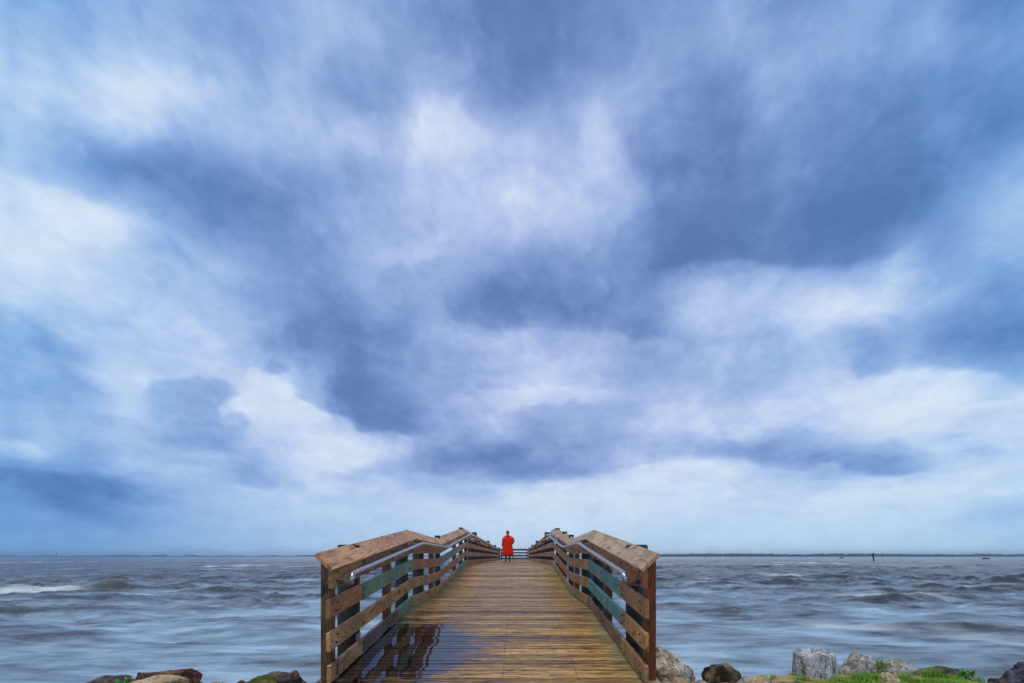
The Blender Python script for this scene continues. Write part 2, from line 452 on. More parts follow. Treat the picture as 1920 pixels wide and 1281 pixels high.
def build_sky():
    R = 7000.0
    a1 = np.radians(np.arange(-62, 62.01, 0.22))
    a2 = np.radians(np.arange(63.0, 298.0, 1.25))
    az = np.concatenate([a1, a2, [math.radians(298.0)]])
    az[-1] = a1[0] + 2 * math.pi
    el = np.radians(np.concatenate([[-4.0, -1.5], np.arange(-0.5, 62.01, 0.22), np.arange(63, 67, 1.0)]))
    AZ, EL = np.meshgrid(az, el)
    az_, el_ = AZ.ravel(), EL.ravel()
    co = np.stack([R * np.sin(az_) * np.cos(el_), R * np.cos(az_) * np.cos(el_), R * np.sin(el_)], -1)
    me = grid_mesh("sky", co, len(az), len(el), flip=True)
    col = np.ones((len(az_), 4), np.float32)
    azw = (az_ + math.pi) % (2 * math.pi) - math.pi
    col[:, :3] = sky_colour(azw, el_)
    at = me.color_attributes.new("cloud", 'FLOAT_COLOR', 'POINT')
    at.data.foreach_set("color", col.ravel())
    t = NT("sky_clouds")
    t.n.remove(t.b)
    em = t.new('ShaderNodeEmission')
    ca = t.new('ShaderNodeAttribute', attribute_name="cloud")
    v = t.coord((1, 1, 1.7), kind='Object')
    n = t.noise(v, 0.006, 6, 0.62)
    c = t.mix(1.0, ca.outputs['Color'], t.ramp(n, [(0.25, (.96, .967, .975, 1)), (0.75, (1.04, 1.033, 1.025, 1))]), 'MULTIPLY')
    nb = t.noise(v, 0.0022, 7, 0.6, 0.4)
    c = t.mix(1.0, c, t.ramp(nb, [(0.25, (.93, .942, .957, 1)), (0.75, (1.06, 1.05, 1.037, 1))]), 'MULTIPLY')
    t.l(c, em.inputs[0]); em.inputs[1].default_value = 1.0
    t.l(em.outputs[0], t.out.inputs[0])
    t.m.cycles.emission_sampling = 'NONE'
    me.materials.append(t.m)
    o = link(bpy.data.objects.new("sky", me))
    tag(o, kind='structure', label="blue-grey storm clouds with bright breaks over the bay")
build_sky()

# ------------------------------------------------------------------ water
def gp(px, py, z=0.0):
    """ground point of a photo position on level z"""
    D = F * (CAMZ - z) / (py - VY)
    return ((px - VX) / F * D, D)

# breaking crests: photo x, y, length m, depth m, tilt, strength
CRESTS = [(70, 1104, 165, 9, 1, 1.0), (30, 1140, 130, 8, -3, .9), (420, 1062, 60, 4, 0, .9), (385, 1068, 55, 3.5, 2, .7),
          (555, 1063, 40, 3, 0, .7), (40, 1055, 50, 3, 0, .9), (90, 1068, 30, 3, 0, .5), (465, 1053, 22, 2, 0, .7),
          (1460, 1077, 70, 5, 3, .8), (1535, 1056, 70, 3, 1, .95), (1465, 1059, 30, 2.5, 0, .6), (1325, 1083, 40, 3, 2, .5),
          (1700, 1116, 130, 10, 7, .8), (1600, 1176, 150, 12, 7, .6), (1880, 1100, 50, 6, 3, .45), (1240, 1060, 30, 3, 0, .5),
          (1750, 1062, 60, 3, 2, .35), (1320, 1065, 25, 2, 0, .5), (1840, 1190, 90, 16, 8, .35)]

def build_water():
    nr, na = 760, 1000
    r = 4.2 * (4000 / 4.2) ** (np.linspace(0, 1, nr))
    az = np.radians(np.linspace(-66, 66, na))
    Rg, A = np.meshgrid(r, az, indexing='ij')
    X = (Rg * np.sin(A)).ravel(); Y = (Rg * np.cos(A)).ravel(); Rr = Rg.ravel()
    dr = Rr * (math.log(4000 / 4.2) / nr)
    h = np.zeros_like(X)
    # swell trains rolling in from the left
    rs = np.random.default_rng(5)
    warp = fbm(X * .03, Y * .05, 0.3, 3) * 3.0
    for i in range(46):
        lam = 1.1 * (13 / 1.1) ** rs.random()
        th = math.radians(rs.normal(80 if i % 3 else 100, 34))
        k = 2 * math.pi / lam
        amp = 0.0092 * lam ** 0.92
        fade = np.clip(1.4 - dr / (lam * 0.3), 0, 1)
        s = np.sin(k * (X * math.cos(th) + Y * math.sin(th) + warp) + rs.random() * 6.28)
        h += amp * fade * (1 - 2 * np.abs(s) ** 0.8 * 0.9 if i % 2 else s)
    gust = 0.65 + 0.55 * fbm(X * .02, Y * .03, 4.4, 3)
    h *= np.clip(gust, .25, 1.5)
    calm = np.clip((Rr - 6) / 24.0, 0.22, 1.0)
    h *= calm
    # foam veil
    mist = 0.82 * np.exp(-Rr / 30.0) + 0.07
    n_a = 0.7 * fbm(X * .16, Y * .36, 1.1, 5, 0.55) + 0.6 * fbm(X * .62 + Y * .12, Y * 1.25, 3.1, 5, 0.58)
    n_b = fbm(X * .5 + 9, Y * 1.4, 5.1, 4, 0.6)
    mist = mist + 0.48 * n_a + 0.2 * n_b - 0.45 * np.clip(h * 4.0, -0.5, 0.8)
    foam = np.zeros_like(X)
    wx = fbm(X * .18, Y * .3, 8.8, 4); wy = fbm(X * .18 + 40, Y * .3, 2.8, 4)
    for (px, py, wpx, hpx, tilt, st) in CRESTS:
        cx, cy = gp(px, py)
        s = F / cy                                   # px per metre there
        L = wpx / 2 / s
        W = (hpx / 2) * cy * cy / (F * CAMZ)
        c, sn = math.cos(math.radians(tilt)), math.sin(math.radians(tilt))
        tx = (X - cx) + wx * L * 0.5; ty = (Y - cy) + wy * W * 1.2 + tilt * 0.05 * (X - cx)
        u = tx / L; v = ty / W
        e = np.exp(-(np.abs(u) ** 2.4)) * np.where(v < 0, np.exp(-(v * 2.0) ** 2), np.exp(-(v / 1.5) ** 2))
        foam = np.maximum(foam, st * e)
        h += st * 0.10 * min(1.5, W) * np.exp(-(u ** 2)) * np.exp(-((ty + W * .2) / (W * 0.8)) ** 2) * calm
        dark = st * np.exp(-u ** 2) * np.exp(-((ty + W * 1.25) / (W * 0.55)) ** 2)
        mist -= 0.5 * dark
    h -= 0.0
    co = np.stack([X, Y, h], -1)
    me = grid_mesh("water", co, na, nr)
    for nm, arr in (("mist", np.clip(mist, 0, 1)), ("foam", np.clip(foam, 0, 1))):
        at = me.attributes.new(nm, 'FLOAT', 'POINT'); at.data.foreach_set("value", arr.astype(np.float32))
    t = NT("bay_water")
    am = t.new('ShaderNodeAttribute', attribute_name="mist").outputs['Fac']
    af = t.new('ShaderNodeAttribute', attribute_name="foam").outputs['Fac']
    v1 = t.coord((0.42, 1.35, 1.0)); v1.node.inputs['Rotation'].default_value = (0, 0, math.radians(-9))
    n1 = t.noise(v1, 1.3, 7, 0.66, 0.9)
    v2 = t.coord((0.05, 0.22, 1.0))
    n2 = t.noise(v2, 1.2, 6, 0.65, 0.3)
    v3 = t.coord((1.3, 3.4, 1.0)); v3.node.inputs['Rotation'].default_value = (0, 0, math.radians(-12))
    n3 = t.noise(v3, 1.5, 6, 0.7, 0.8)
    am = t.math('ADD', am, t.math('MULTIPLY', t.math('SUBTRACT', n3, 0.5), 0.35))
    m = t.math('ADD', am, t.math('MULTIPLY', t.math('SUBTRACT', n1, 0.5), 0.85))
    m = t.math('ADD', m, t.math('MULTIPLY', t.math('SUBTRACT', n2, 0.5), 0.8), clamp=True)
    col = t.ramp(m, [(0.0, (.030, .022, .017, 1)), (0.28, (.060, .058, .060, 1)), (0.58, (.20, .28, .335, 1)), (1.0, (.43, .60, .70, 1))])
    fm = t.math('MULTIPLY', af, t.ramp(n1, [(0.25, 0.35), (0.6, 1.15)]), clamp=True)
    col = t.mix(fm, col, (.74, .80, .72, 1))
    rough = t.math('ADD', t.math('MULTIPLY', m, 0.40), 0.16, clamp=True)
    t.b.inputs['IOR'].default_value = 1.333
    hh = t.math('ADD', n1, t.math('MULTIPLY', t.noise(t.coord((0.5, 2.6, 1)), 3.0, 5, 0.6), 0.35))
    t.bump(hh, 0.7, 0.22)
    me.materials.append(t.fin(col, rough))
    o = link(bpy.data.objects.new("water", me))
    tag(o, kind='structure', label="choppy grey-blue bay water with blurred whitecaps")
build_water()

# ------------------------------------------------------------------ ground
def ground_z(x, y):
    """height of the bank: level turf, falling to the water beyond the rocks"""
    x = np.asarray(x, float); y = np.asarray(y, float)
    top = np.where(x > 1.5, 1.0, 0.86) - 0.15 * np.clip((x - 4.6) / 1.4, 0, 1)
    edge = np.interp(x, [-60, -6, -2, 1.6, 2.6, 3.2, 4.6, 5.2, 60], [4.6, 4.6, 4.6, 4.6, 4.75, 5.2, 5.1, 4.7, 4.6])
    t = np.clip((y - edge) / 1.6, 0, 1)
    z = top * (1 - t * t * (3 - 2 * t)) - 0.9 * t
    return z + 0.03 * fbm(x * 1.3, y * 1.3, 0.0, 4) - 0.9 * np.clip((y - 8) / 6, 0, 1)

def build_ground():
    gx = np.concatenate([np.linspace(-60, -9, 24), np.linspace(-8.8, 8.8, 260), np.linspace(9, 60, 24)])
    gy = np.concatenate([np.linspace(-60, -2, 24), np.linspace(-1.6, 9, 200)])
    GX, GY = np.meshgrid(gx, gy)
    x, y = GX.ravel(), GY.ravel()
    me = grid_mesh("ground", np.stack([x, y, ground_z(x, y)], -1), len(gx), len(gy))
    t = NT("sandy_turf")
    v = t.coord()
    n = t.noise(v, 3.0, 6, 0.6)
    n2 = t.noise(v, 38, 4, 0.7)
    n3 = t.noise(v, 160, 3, 0.7)
    sand = t.ramp(n2, [(0.3, lin(150, 118, 76)), (0.7, lin(206, 176, 124))])
    grass = t.ramp(n2, [(0.3, lin(48, 74, 22)), (0.7, lin(86, 120, 36))])
    col = t.mix(t.ramp(n, [(0.40, 0.0), (0.52, 1.0)]), grass, sand)
    t.bump(n3, 0.6, 0.01)
    me.materials.append(t.fin(col, 0.95, 0.2))
    o = link(bpy.data.objects.new("ground", me))
    tag(o, kind='structure', label="sandy grass bank at the foot of the pier")
build_ground()

# ------------------------------------------------------------------ pier
PC = -0.26                       # centre line of the pier
YS = [3.55, 7.25, 9.75, 14.75, 47.0]
def deck_z(y):                   # height of the deck top
    return CAMZ + float(np.interp(y, [3.0, 4.06, 7.25, 9.75, 14.75, 47.0], [-1.25, -1.15, -0.815, -0.805, -0.305, -0.33]))

pier = empty("pier", (PC, 4.0, 0.0))
tag(pier, "long wooden fishing pier with sloping brown railings running out over the water", "pier")
PO = Vector((PC, 4.0, 0.0))

def seg_obj(name, section, a, b, mat, bevel=0.004, parent=None, nseg=1, zoff=(0, 0)):
    """prism with a closed XZ section (pier-relative x, height over z-line) between (y,z) a and b, upright end cuts"""
    (y0, z0), (y1, z1) = a, b
    ang = math.atan2(z1 - z0, y1 - y0)
    cx = sum(p[0] for p in section) / len(section); cz = sum(p[1] for p in section) / len(section)
    org = Vector((PC + cx, y0, z0 + cz))
    Mx = Matrix.Translation(org) @ Matrix.Rotation(ang, 4, 'X')
    inv = Mx.inverted()
    bm = bmesh.new()
    rings = []
    for yy, zz in (a, b):
        rings.append([bm.verts.new(inv @ Vector((PC + sx, yy, zz + sz))) for sx, sz in section])
    n = len(section)
    for k in range(n):
        bm.faces.new((rings[0][k], rings[0][(k + 1) % n], rings[1][(k + 1) % n], rings[1][k]))
    bm.faces.new(rings[0][::-1]); bm.faces.new(rings[1])
    bmesh.ops.recalc_face_normals(bm, faces=bm.faces[:])
    if bevel:
        bmesh.ops.bevel(bm, geom=bm.edges[:], offset=bevel, segments=1, affect='EDGES')
    o = mesh_obj(name, bm, M[mat] if isinstance(mat, str) else mat, parent or pier)
    par = parent or pier
    base = Matrix.Translation(PO) if par is pier else Matrix.Translation(PO) @ par.matrix_basis
    o.matrix_basis = base.inverted() @ Mx
    return o

M['bolt'] = simple('rusty_bolt', lin(58, 40, 32), .5, .6, 200, .3)
# ---- deck planks
def build_deck():
    t = NT("deck_planks")
    v = t.coord()
    tone = t.new('ShaderNodeAttribute', attribute_name="tone").outputs['Fac']
    mp = t.new('ShaderNodeMapping'); t.l(v, mp.inputs[0]); mp.inputs['Scale'].default_value = (1.5, 26, 8)
    fine = t.noise(mp.outputs[0], 2.2, 6, 0.66, 0.6)
    mp2 = t.new('ShaderNodeMapping'); t.l(v, mp2.inputs[0]); mp2.inputs['Scale'].default_value = (0.9, 3.2, 1)
    blot = t.noise(mp2.outputs[0], 1.5, 6, 0.65, 0.6)
    col = t.ramp(fine, [(0.32, lin(58, 36, 20)), (0.43, lin(140, 100, 52)), (0.55, lin(192, 150, 86)), (0.72, lin(236, 204, 134))])
    mp3 = t.new('ShaderNodeMapping'); t.l(v, mp3.inputs[0]); mp3.inputs['Scale'].default_value = (7, 60, 8)
    grit = t.noise(mp3.outputs[0], 1.6, 5, 0.65, 0.3)
    col = t.mix(1.0, col, t.ramp(grit, [(0.36, .22), (0.45, .92), (0.7, 1.15)]), 'MULTIPLY')
    tn = t.ramp(tone, [(0.0, (.50, .46, .42, 1)), (0.5, (.95, .93, .9, 1)), (1.0, (1.5, 1.44, 1.24, 1))])
    col = t.mix(1.0, col, tn, 'MULTIPLY')
    bl = t.ramp(blot, [(0.34, 0.0), (0.46, 1.0)])
    col = t.mix(bl, t.mix(1.0, col, (.50, .44, .41, 1), 'MULTIPLY'), col)
    sx = t.new('ShaderNodeSeparateXYZ'); t.l(v, sx.inputs[0])
    # screw heads, two to a plank over every beam
    fx = t.math('SUBTRACT', t.math('FRACT', t.math('DIVIDE', t.math('ADD', sx.outputs[0], 10.02), 0.70)), 0.5)
    fy = t.math('SUBTRACT', t.math('FRACT', t.math('DIVIDE', t.math('ADD', sx.outputs[1], 0.55 + 98.0 + .025), 0.049)), 0.5)
    dd = t.math('SQRT', t.math('ADD', t.math('POWER', t.math('MULTIPLY', fx, 0.70), 2.0), t.math('POWER', t.math('MULTIPLY', fy, 0.049), 2.0)))
    col = t.mix(t.ramp(t.math('MULTIPLY', dd, 50), [(0.36, .85), (0.5, 0.0)]), col, (.02, .016, .014, 1))
    # greenish algae along the edges
    edge = t.math('ABSOLUTE', sx.outputs[0])
    en = t.math('ADD', edge, t.math('MULTIPLY', t.math('SUBTRACT', fine, 0.5), 0.9))
    ef = t.ramp(t.math('MULTIPLY', en, 0.5), [(0.60, 0.0), (0.74, 0.7)])
    col = t.mix(ef, col, t.mix(1.0, lin(182, 176, 122), t.ramp(fine, [(0.3, 0.45), (0.7, 1.3)]), 'MULTIPLY'))
    # standing rain water at the foot of the first ramp, left side
    px = t.math('DIVIDE', t.math('ADD', sx.outputs[0], 1.25), 1.22)
    py = t.math('DIVIDE', t.math('SUBTRACT', sx.outputs[1], 1.12), 1.32)
    rr = t.math('SQRT', t.math('ADD', t.math('MULTIPLY', px, px), t.math('MULTIPLY', py, py)))
    pn = t.noise(mp2.outputs[0], 2.4, 6, 0.6, 0.5)
    wetf = t.math('ADD', rr, t.math('MULTIPLY', t.math('SUBTRACT', pn, 0.5), 1.3))
    wetf = t.math('ADD', wetf, t.math('MULTIPLY', t.math('SUBTRACT', fine, 0.5), 0.8))
    wet = t.ramp(wetf, [(0.80, 1.0), (0.96, 0.0)])
    # thin scattered puddles elsewhere
    sp = t.ramp(t.math('ADD', pn, t.math('MULTIPLY', fine, 0.25)), [(0.765, 0.0), (0.80, 1.0)])
    near = t.ramp(t.math('MULTIPLY', sx.outputs[1], 0.2), [(0.8, 1.0), (1.0, 0.0)])
    wet = t.math('MAXIMUM', wet, t.math('MULTIPLY', sp, near))
    damp = t.ramp(t.math('MULTIPLY', wetf, 0.5), [(0.40, 1.0), (0.64, 0.0)])
    col = t.mix(damp, col, t.mix(1.0, col, (.50, .42, .40, 1), 'MULTIPLY'))
    col = t.mix(wet, col, t.mix(1.0, col, (.12, .11, .13, 1), 'MULTIPLY'))
    rough = t.math('SUBTRACT', t.math('ADD', t.math('MULTIPLY', fine, 0.4), 0.2), t.math('MULTIPLY', damp, 0.18))
    mr = t.new('ShaderNodeMix', data_type='FLOAT'); t.l(wet, mr.inputs[0]); t.l(rough, mr.inputs[2]); mr.inputs[3].default_value = 0.035
    b = t.new('ShaderNodeBump'); t.l(fine, b.inputs['Height']); b.inputs['Distance'].default_value = 0.004
    t.l(t.math('SUBTRACT', 0.6, t.math('MULTIPLY', wet, 0.592)), b.inputs['Strength'])
    t.l(b.outputs[0], t.b.inputs['Normal'])
    t.fin(col, mr.outputs[0], 0.5)
    mi = t.new('ShaderNodeMix', data_type='FLOAT'); t.l(wet, mi.inputs[0]); mi.inputs[2].default_value = 1.4; mi.inputs[3].default_value = 2.2
    t.l(mi.outputs[0], t.b.inputs['IOR'])
    bm = bmesh.new()
    lay = bm.verts.layers.float.new("tone")
    y = 3.45
    pitch = 0.098
    hw = 1.56
    prev = 0.5
    while y < 47.0:
        y1 = y + pitch - 0.014
        z0, z1 = deck_z(y), deck_z(y1)
        dz = random.gauss(0, 0.0012); tl = random.gauss(0, 0.0003 if y < 6.8 else 0.0015)
        xl, xr = -hw - random.uniform(0, .012), hw + random.uniform(0, .012)
        vs = []
        yw = random.gauss(0, 0.0015)
        nx = 7
        tone = min(1, max(0, 0.5 + random.gauss(0, 0.30)))
        top0, top1, bot0, bot1 = [], [], [], []
        for k in range(nx):
            xx = xl + (xr - xl) * k / (nx - 1)
            w = random.gauss(0, 0.0012); cup = (0.0001 if y < 7 else 0.0008) * math.sin(k * 2.1 + y * 9)
            z00 = z0 + dz - tl - PO.z + cup; z11 = z1 + dz + tl - PO.z + cup
            top0.append(bm.verts.new((xx, y - PO.y + w, z00))); top1.append(bm.verts.new((xx, y1 - PO.y + w, z11)))
            bot0.append(bm.verts.new((xx, y - PO.y + w, z00 - 0.038))); bot1.append(bm.verts.new((xx, y1 - PO.y + w, z11 - 0.038)))
        for r_ in (top0, top1, bot0, bot1):
            for q in r_: q[lay] = tone
        for k in range(nx - 1):
            bm.faces.new((top0[k], top0[k + 1], top1[k + 1], top1[k]))
            bm.faces.new((bot0[k + 1], bot0[k], bot1[k], bot1[k + 1]))
            bm.faces.new((bot0[k], bot0[k + 1], top0[k + 1], top0[k]))
            bm.faces.new((top1[k], top1[k + 1], bot1[k + 1], bot1[k]))
        bm.faces.new((bot0[0], top0[0], top1[0], bot1[0])); bm.faces.new((top0[-1], bot0[-1], bot1[-1], top1[-1]))
        y += pitch
    o = mesh_obj("deck", bm, t.m, pier)
    o["label"] = "brown wet plank deck with a dark puddle at the near left"
build_deck()

# ---- beams under the deck
for side in (-1, 0, 1):
    for y0, y1 in zip(YS, YS[1:]):
        sx = side * 1.46
        seg_obj("beam", [(sx - .045, -.28), (sx + .045, -.28), (sx + .045, -.04), (sx - .045, -.04)],
                (y0 + .002, deck_z(y0)), (y1 - .002, deck_z(y1)), 'pile', 0)

# ---- rails.  offsets over the deck for near end and beyond the first knee
RAILS = {1: (0.855, 1.045), 2: (0.590, 0.762), 3: (0.296, 0.462), 4: (0.018, 0.172)}
PLAN = {  # side -> rail -> list of (y_end, material)
    -1: {1: [(4.9, 'grey'), (7.25, 'dark'), (9.75, 'red'), (12.6, 'dark'), (14.75, 'grey')],
         2: [(4.9, 'red'), (7.25, 'teal'), (9.75, 'red'), (12.6, 'teal'), (14.75, 'tan')],
         3: [(4.9, 'tan'), (7.25, 'tan'), (9.75, 'grey'), (12.6, 'red'), (14.75, 'grey')],
         4: [(4.9, 'tan'), (6.35, 'dark'), (7.25, 'teal'), (9.75, 'tan'), (12.6, 'tan'), (14.75, 'teal')]},
    1: {1: [(5.0, 'red'), (7.25, 'grey'), (9.75, 'grey'), (12.6, 'grey'), (14.75, 'dark')],
        2: [(5.0, 'grey'), (7.25, 'blue'), (9.75, 'grey'), (12.6, 'grey'), (14.75, 'grey')],
        3: [(5.0, 'tan'), (5.7, 'blue'), (7.25, 'blue'), (9.75, 'grey'), (12.6, 'red'), (14.75, 'grey')],
        4: [(5.0, 'grey'), (7.25, 'dark'), (9.75, 'grey'), (12.6, 'tan'), (14.75, 'tan')]}}
far_m = ['tan', 'red', 'grey', 'dark', 'red', 'tan', 'grey']
CAPZ = lambda y: CAMZ + float(np.interp(y, [3.9, 7.27, 9.75, 14.8, 18.0, 47], [0.02, 0.425, 0.393, 0.925, 0.90, 0.74]))
for side in (-1, 1):
    for r, pieces in PLAN[side].items():
        lo, hi = RAILS[r]
        xi, xo = side * 1.40, side * 1.438
        y0 = 4.05 + (0.0 if r > 1 else 0.03)
        allp = list(pieces)
        yy = 14.75; k = r * 2 + (side > 0)
        while yy < 46.9:
            yy = min(47.0, yy + random.choice([2.44, 3.05, 3.66])); allp.append((yy, far_m[k % 7])); k += 1
        for ye, m in allp:
            jit = random.gauss(0, 0.003)
            xo_ = xo + side * 0.0
            seg_obj("rail_board", [(xi + jit, lo), (xo_ + jit, lo), (xo_ + jit, hi), (xi + jit, hi)],
                    (y0 + .002, deck_z(y0)), (ye - .002, deck_z(ye)), m)
            y0 = ye
    # sloping cap board
    def cap(y0, y1, m):
        xo, xi = side * 1.497, side * 1.345
        n = Vector((0.148, 0.152)).normalized() * 0.038
        sec = [(xo, 0.0), (xi, -0.148), (xi + side * n.x, -0.148 - n.y), (xo + side * n.x, -n.y)]
        seg_obj("cap_board", sec, (y0 + .002, CAPZ(y0)), (y1 - .002, CAPZ(y1)), m, 0.005)
    cm = 'cap' if side < 0 else 'capg'
    spl = [3.99, 7.27, 9.75, 12.2, 14.8, 18.0] if side < 0 else [3.99, 5.55, 7.27, 9.75, 12.4, 14.8, 18.0]
    for a, b in zip(spl, spl[1:]): cap(a, b, cm)
    for a in np.arange(18.0, 46.9, 4.15):
        cap(a, min(a + 4.15, 47.05), 'grey')
    # handrail: a bent steel pipe held off the rails by brackets
    hx = side * 1.243
    pth = [(hx + side * .15, 4.24, -.245), (hx + side * .05, 4.20, -.250), (hx, 4.16, -.238), (hx, 4.15, -.21), (hx, 4.18, -.165), (hx, 4.24, -.150)]
    for (ya, za), (yb, zb) in zip([(4.24, -.150), (7.25, 0.205), (9.75, 0.190), (14.75, 0.705)], [(7.25, 0.205), (9.75, 0.190), (14.75, 0.705), (15.7, 0.695)]):
        pth += [(hx, ya + (yb - ya) * q, za + (zb - za) * q) for q in (.02, .25, .5, .75, .98)]
    pth += [(hx, 15.8, .68), (hx, 15.83, .62), (hx + side * .04, 15.8, .58), (hx + side * .15, 15.78, .58)]
    H0 = Vector((0, 4.15 - PO.y, CAMZ))
    bm = bmesh.new()
    add_tube(bm, [Vector(p) - Vector((0, 4.15, 0)) for p in pth], 0.0235, 16)
    if 'pipe' not in M:
        t = NT("handrail_steel"); n = t.noise(t.coord(), 26, 5, .65)
        t.b.inputs['Metallic'].default_value = 0.9
        M['pipe'] = t.fin(t.ramp(n, [(0.30, (.26, .18, .13, 1)), (0.40, (.44, .41, .40, 1)), (0.7, (.54, .53, .54, 1))]), 0.34)
    h = mesh_obj("handrail", bm, M['pipe'], pier, True)
    h.location = H0
    for yq in (4.75, 5.9, 7.05, 8.4, 9.6, 10.9, 12.2, 13.5, 14.7):
        zq = float(np.interp(yq, [4.24, 7.25, 9.75, 14.75], [-.150, .205, .190, .705])) - .022
        bm = bmesh.new()
        add_tube(bm, [(side * 1.398, yq - 4.15, zq - .065), (side * 1.30, yq - 4.15, zq - .07), (hx, yq - 4.15, zq - .03), (hx, yq - 4.15, zq)], 0.007, 8)
        add_tube(bm, [(side * 1.399, yq - 4.15, zq - .065), (side * 1.392, yq - 4.15, zq - .065)], 0.028, 12)
        mesh_obj("bracket", bm, M['pipe'], h, True)
    # posts and piles
    def pile(y, rad, top, m, square=False):
        x = side * (1.44 + rad + 0.002)
        bm = bmesh.new()
        zt = CAPZ(y) + top
        if square:
            add_box(bm, (0, 0, (zt + 0.3) / 2), (rad * 2, rad * 2 * 1.2, zt - 0.3), bevel=0.006)
        else:
            add_tube(bm, [(0, 0, -1.0), (0, 0, zt - .012), (0, 0, zt)], [rad * 1.05, rad, rad - .012], 20)
        # grain along the height
        rot = Matrix.Rotation(math.radians(90), 4, 'X')
        bmesh.ops.transform(bm, matrix=rot.inverted(), verts=bm.verts[:])
        o = mesh_obj("post" if square else "pile", bm, M[m], pier)
        o.matrix_basis = Matrix.Translation((x, y - PO.y, 0)) @ rot
        if not square:
            for p in o.data.polygons: p.use_smooth = len(p.vertices) == 4
        return o
    near_post = pile(4.22, 0.047, -0.085, 'postg' if side < 0 else 'post', True)
    bm = None
    P1 = pile(4.92, 0.115, -0.02, 'pile')
    for y in (7.12, 8.32): pile(y, 0.10, -0.10, 'pile')
    for y, t_ in ((10.1, .03), (14.3, .03)) if side < 0 else ((10.4, .03), (11.8, .03), (13.8, .03)): pile(y, 0.062, t_, 'pile')
    for y in (6.12, 9.3, 12.7): pile(y, 0.047, -0.17, 'dark', True)
    for y in (19.4, 28.6, 37.4, 46.6): pile(y, 0.105, 0.13, 'pile')
    for y in np.arange(15.7, 46.2, 1.22):
        if min(abs(y - q) for q in (19.4, 28.6, 37.4)) > .4: pile(float(y), 0.055, -0.12, 'pile', True)
    # bolt heads where the boards meet the near posts
    for y in (4.20, 4.92, 6.12, 7.10, 8.32):
        for r in RAILS:
            lo, hi = RAILS[r]
            for q in (.28, .72):
                bm = bmesh.new()
                add_tube(bm, [(0, 0, 0), (-side * .005, 0, 0), (-side * .008, 0, 0)], [.011, .010, .005], 10)
                bo = mesh_obj("bolt", bm, M['bolt'], pier)
                bo.location = (side * 1.397, y + (q - .5) * .05 - PO.y, deck_z(y) + lo + (hi - lo) * q)
    # small sloping ledge boards beside the tall piles
    for y in (17.9, 26.8, 35.4):
        z = deck_z(y) + 0.93
        sec = [(side * 1.392, 0), (side * 1.20, 0.0), (side * 1.20, .035), (side * 1.392, .035)]
        seg_obj("ledge", sec, (y, z), (y + 1.3, z - 0.14), 'hand', 0.004)
    if side < 0:
        # grey plate with an orange patch on the first pile
        bm = bmesh.new(); add_box(bm, (0, 0, 0), (0.004, 0.135, 0.075), bevel=0.001)
        pl = mesh_obj("plate", bm, simple("plate_grey", lin(120, 124, 130), 0.4, 0.2), pier)
        pl.location = (-1.405, 4.78 - PO.y, deck_z(4.9) + 0.215)
        pl.rotation_euler = (0, 0, 0)
        bm = bmesh.new(); add_box(bm, (0, 0, 0), (0.004, 0.06, 0.04))
        q = mesh_obj("reflector", bm, simple("reflector_orange", lin(225, 92, 30), 0.35), pl)
        q.location = (0.0045, 0.01, 0.0)
        q["label"] = "orange square reflector"

# ---- end rail across the pier head
ye = 46.9
for lo, hi, m in ((0.90, 1.05, 'dark'), (0.60, 0.75, 'dark'), (0.32, 0.46, 'dark'), (0.03, 0.17, 'dark')):
    bm = bmesh.new(); add_box(bm, (0, 0, 0), (0.04, 2.78, hi - lo), bevel=0.004)
    o = mesh_obj("rail_board", bm, M[m], pier)
    o.location = (0, ye - 0.05 - PO.y, deck_z(ye) + (lo + hi) / 2); o.rotation_euler = (0, 0, math.radians(90))
bm = bmesh.new(); add_box(bm, (0, 0, 0), (0.24, 3.0, 0.038), bevel=0.004)
o = mesh_obj("cap_board", bm, M['red'], pier)
o.location = (0, ye - PO.y, deck_z(ye) + 1.075); o.rotation_euler = (0, 0, math.radians(90))
for x in (-1.33, -0.13, 1.33):
    bm = bmesh.new(); add_box(bm, (0, 0, 0), (0.09, 0.09, 1.1), bevel=0.004)
    o = mesh_obj("post", bm, M['dark'], pier); o.location = (x, ye + 0.02 - PO.y, deck_z(ye) + 0.5)

# ------------------------------------------------------------------ rocks
def rock_mat(name, a, b, c, sc=6.0, moss=None):
    t = NT(name)
    v = t.coord(rnd=True)
    n = t.noise(v, sc, 8, 0.68, 0.4)
    n2 = t.noise(v, sc * 4.5, 6, 0.7)
    col = t.ramp(n, [(0.30, c), (0.46, b), (0.60, a), (0.8, a)])
    col = t.mix(1.0, col, t.ramp(n2, [(0.34, .22), (0.46, .95), (0.7, 1.35)]), 'MULTIPLY')
    vo = t.new('ShaderNodeTexVoronoi'); t.l(v, vo.inputs['Vector']); vo.inputs['Scale'].default_value = sc * 5
    pit = t.ramp(vo.outputs['Distance'], [(0.08, 0.35), (0.28, 1.0)])
    col = t.mix(t.ramp(n, [(0.4, 0.2), (0.6, 0.8)]), col, t.mix(1.0, col, pit, 'MULTIPLY'))
    if moss:
        g = t.noise(v, sc * 0.6, 5, 0.6)
        col = t.mix(t.ramp(g, [(0.50, 0.0), (0.60, 0.85)]), col, moss)
    t.bump(t.math('ADD', t.math('MULTIPLY', n2, 0.6), t.math('MULTIPLY', pit, 0.35)), 1.0, 0.05)
    return t.fin(col, 0.85, 0.25)

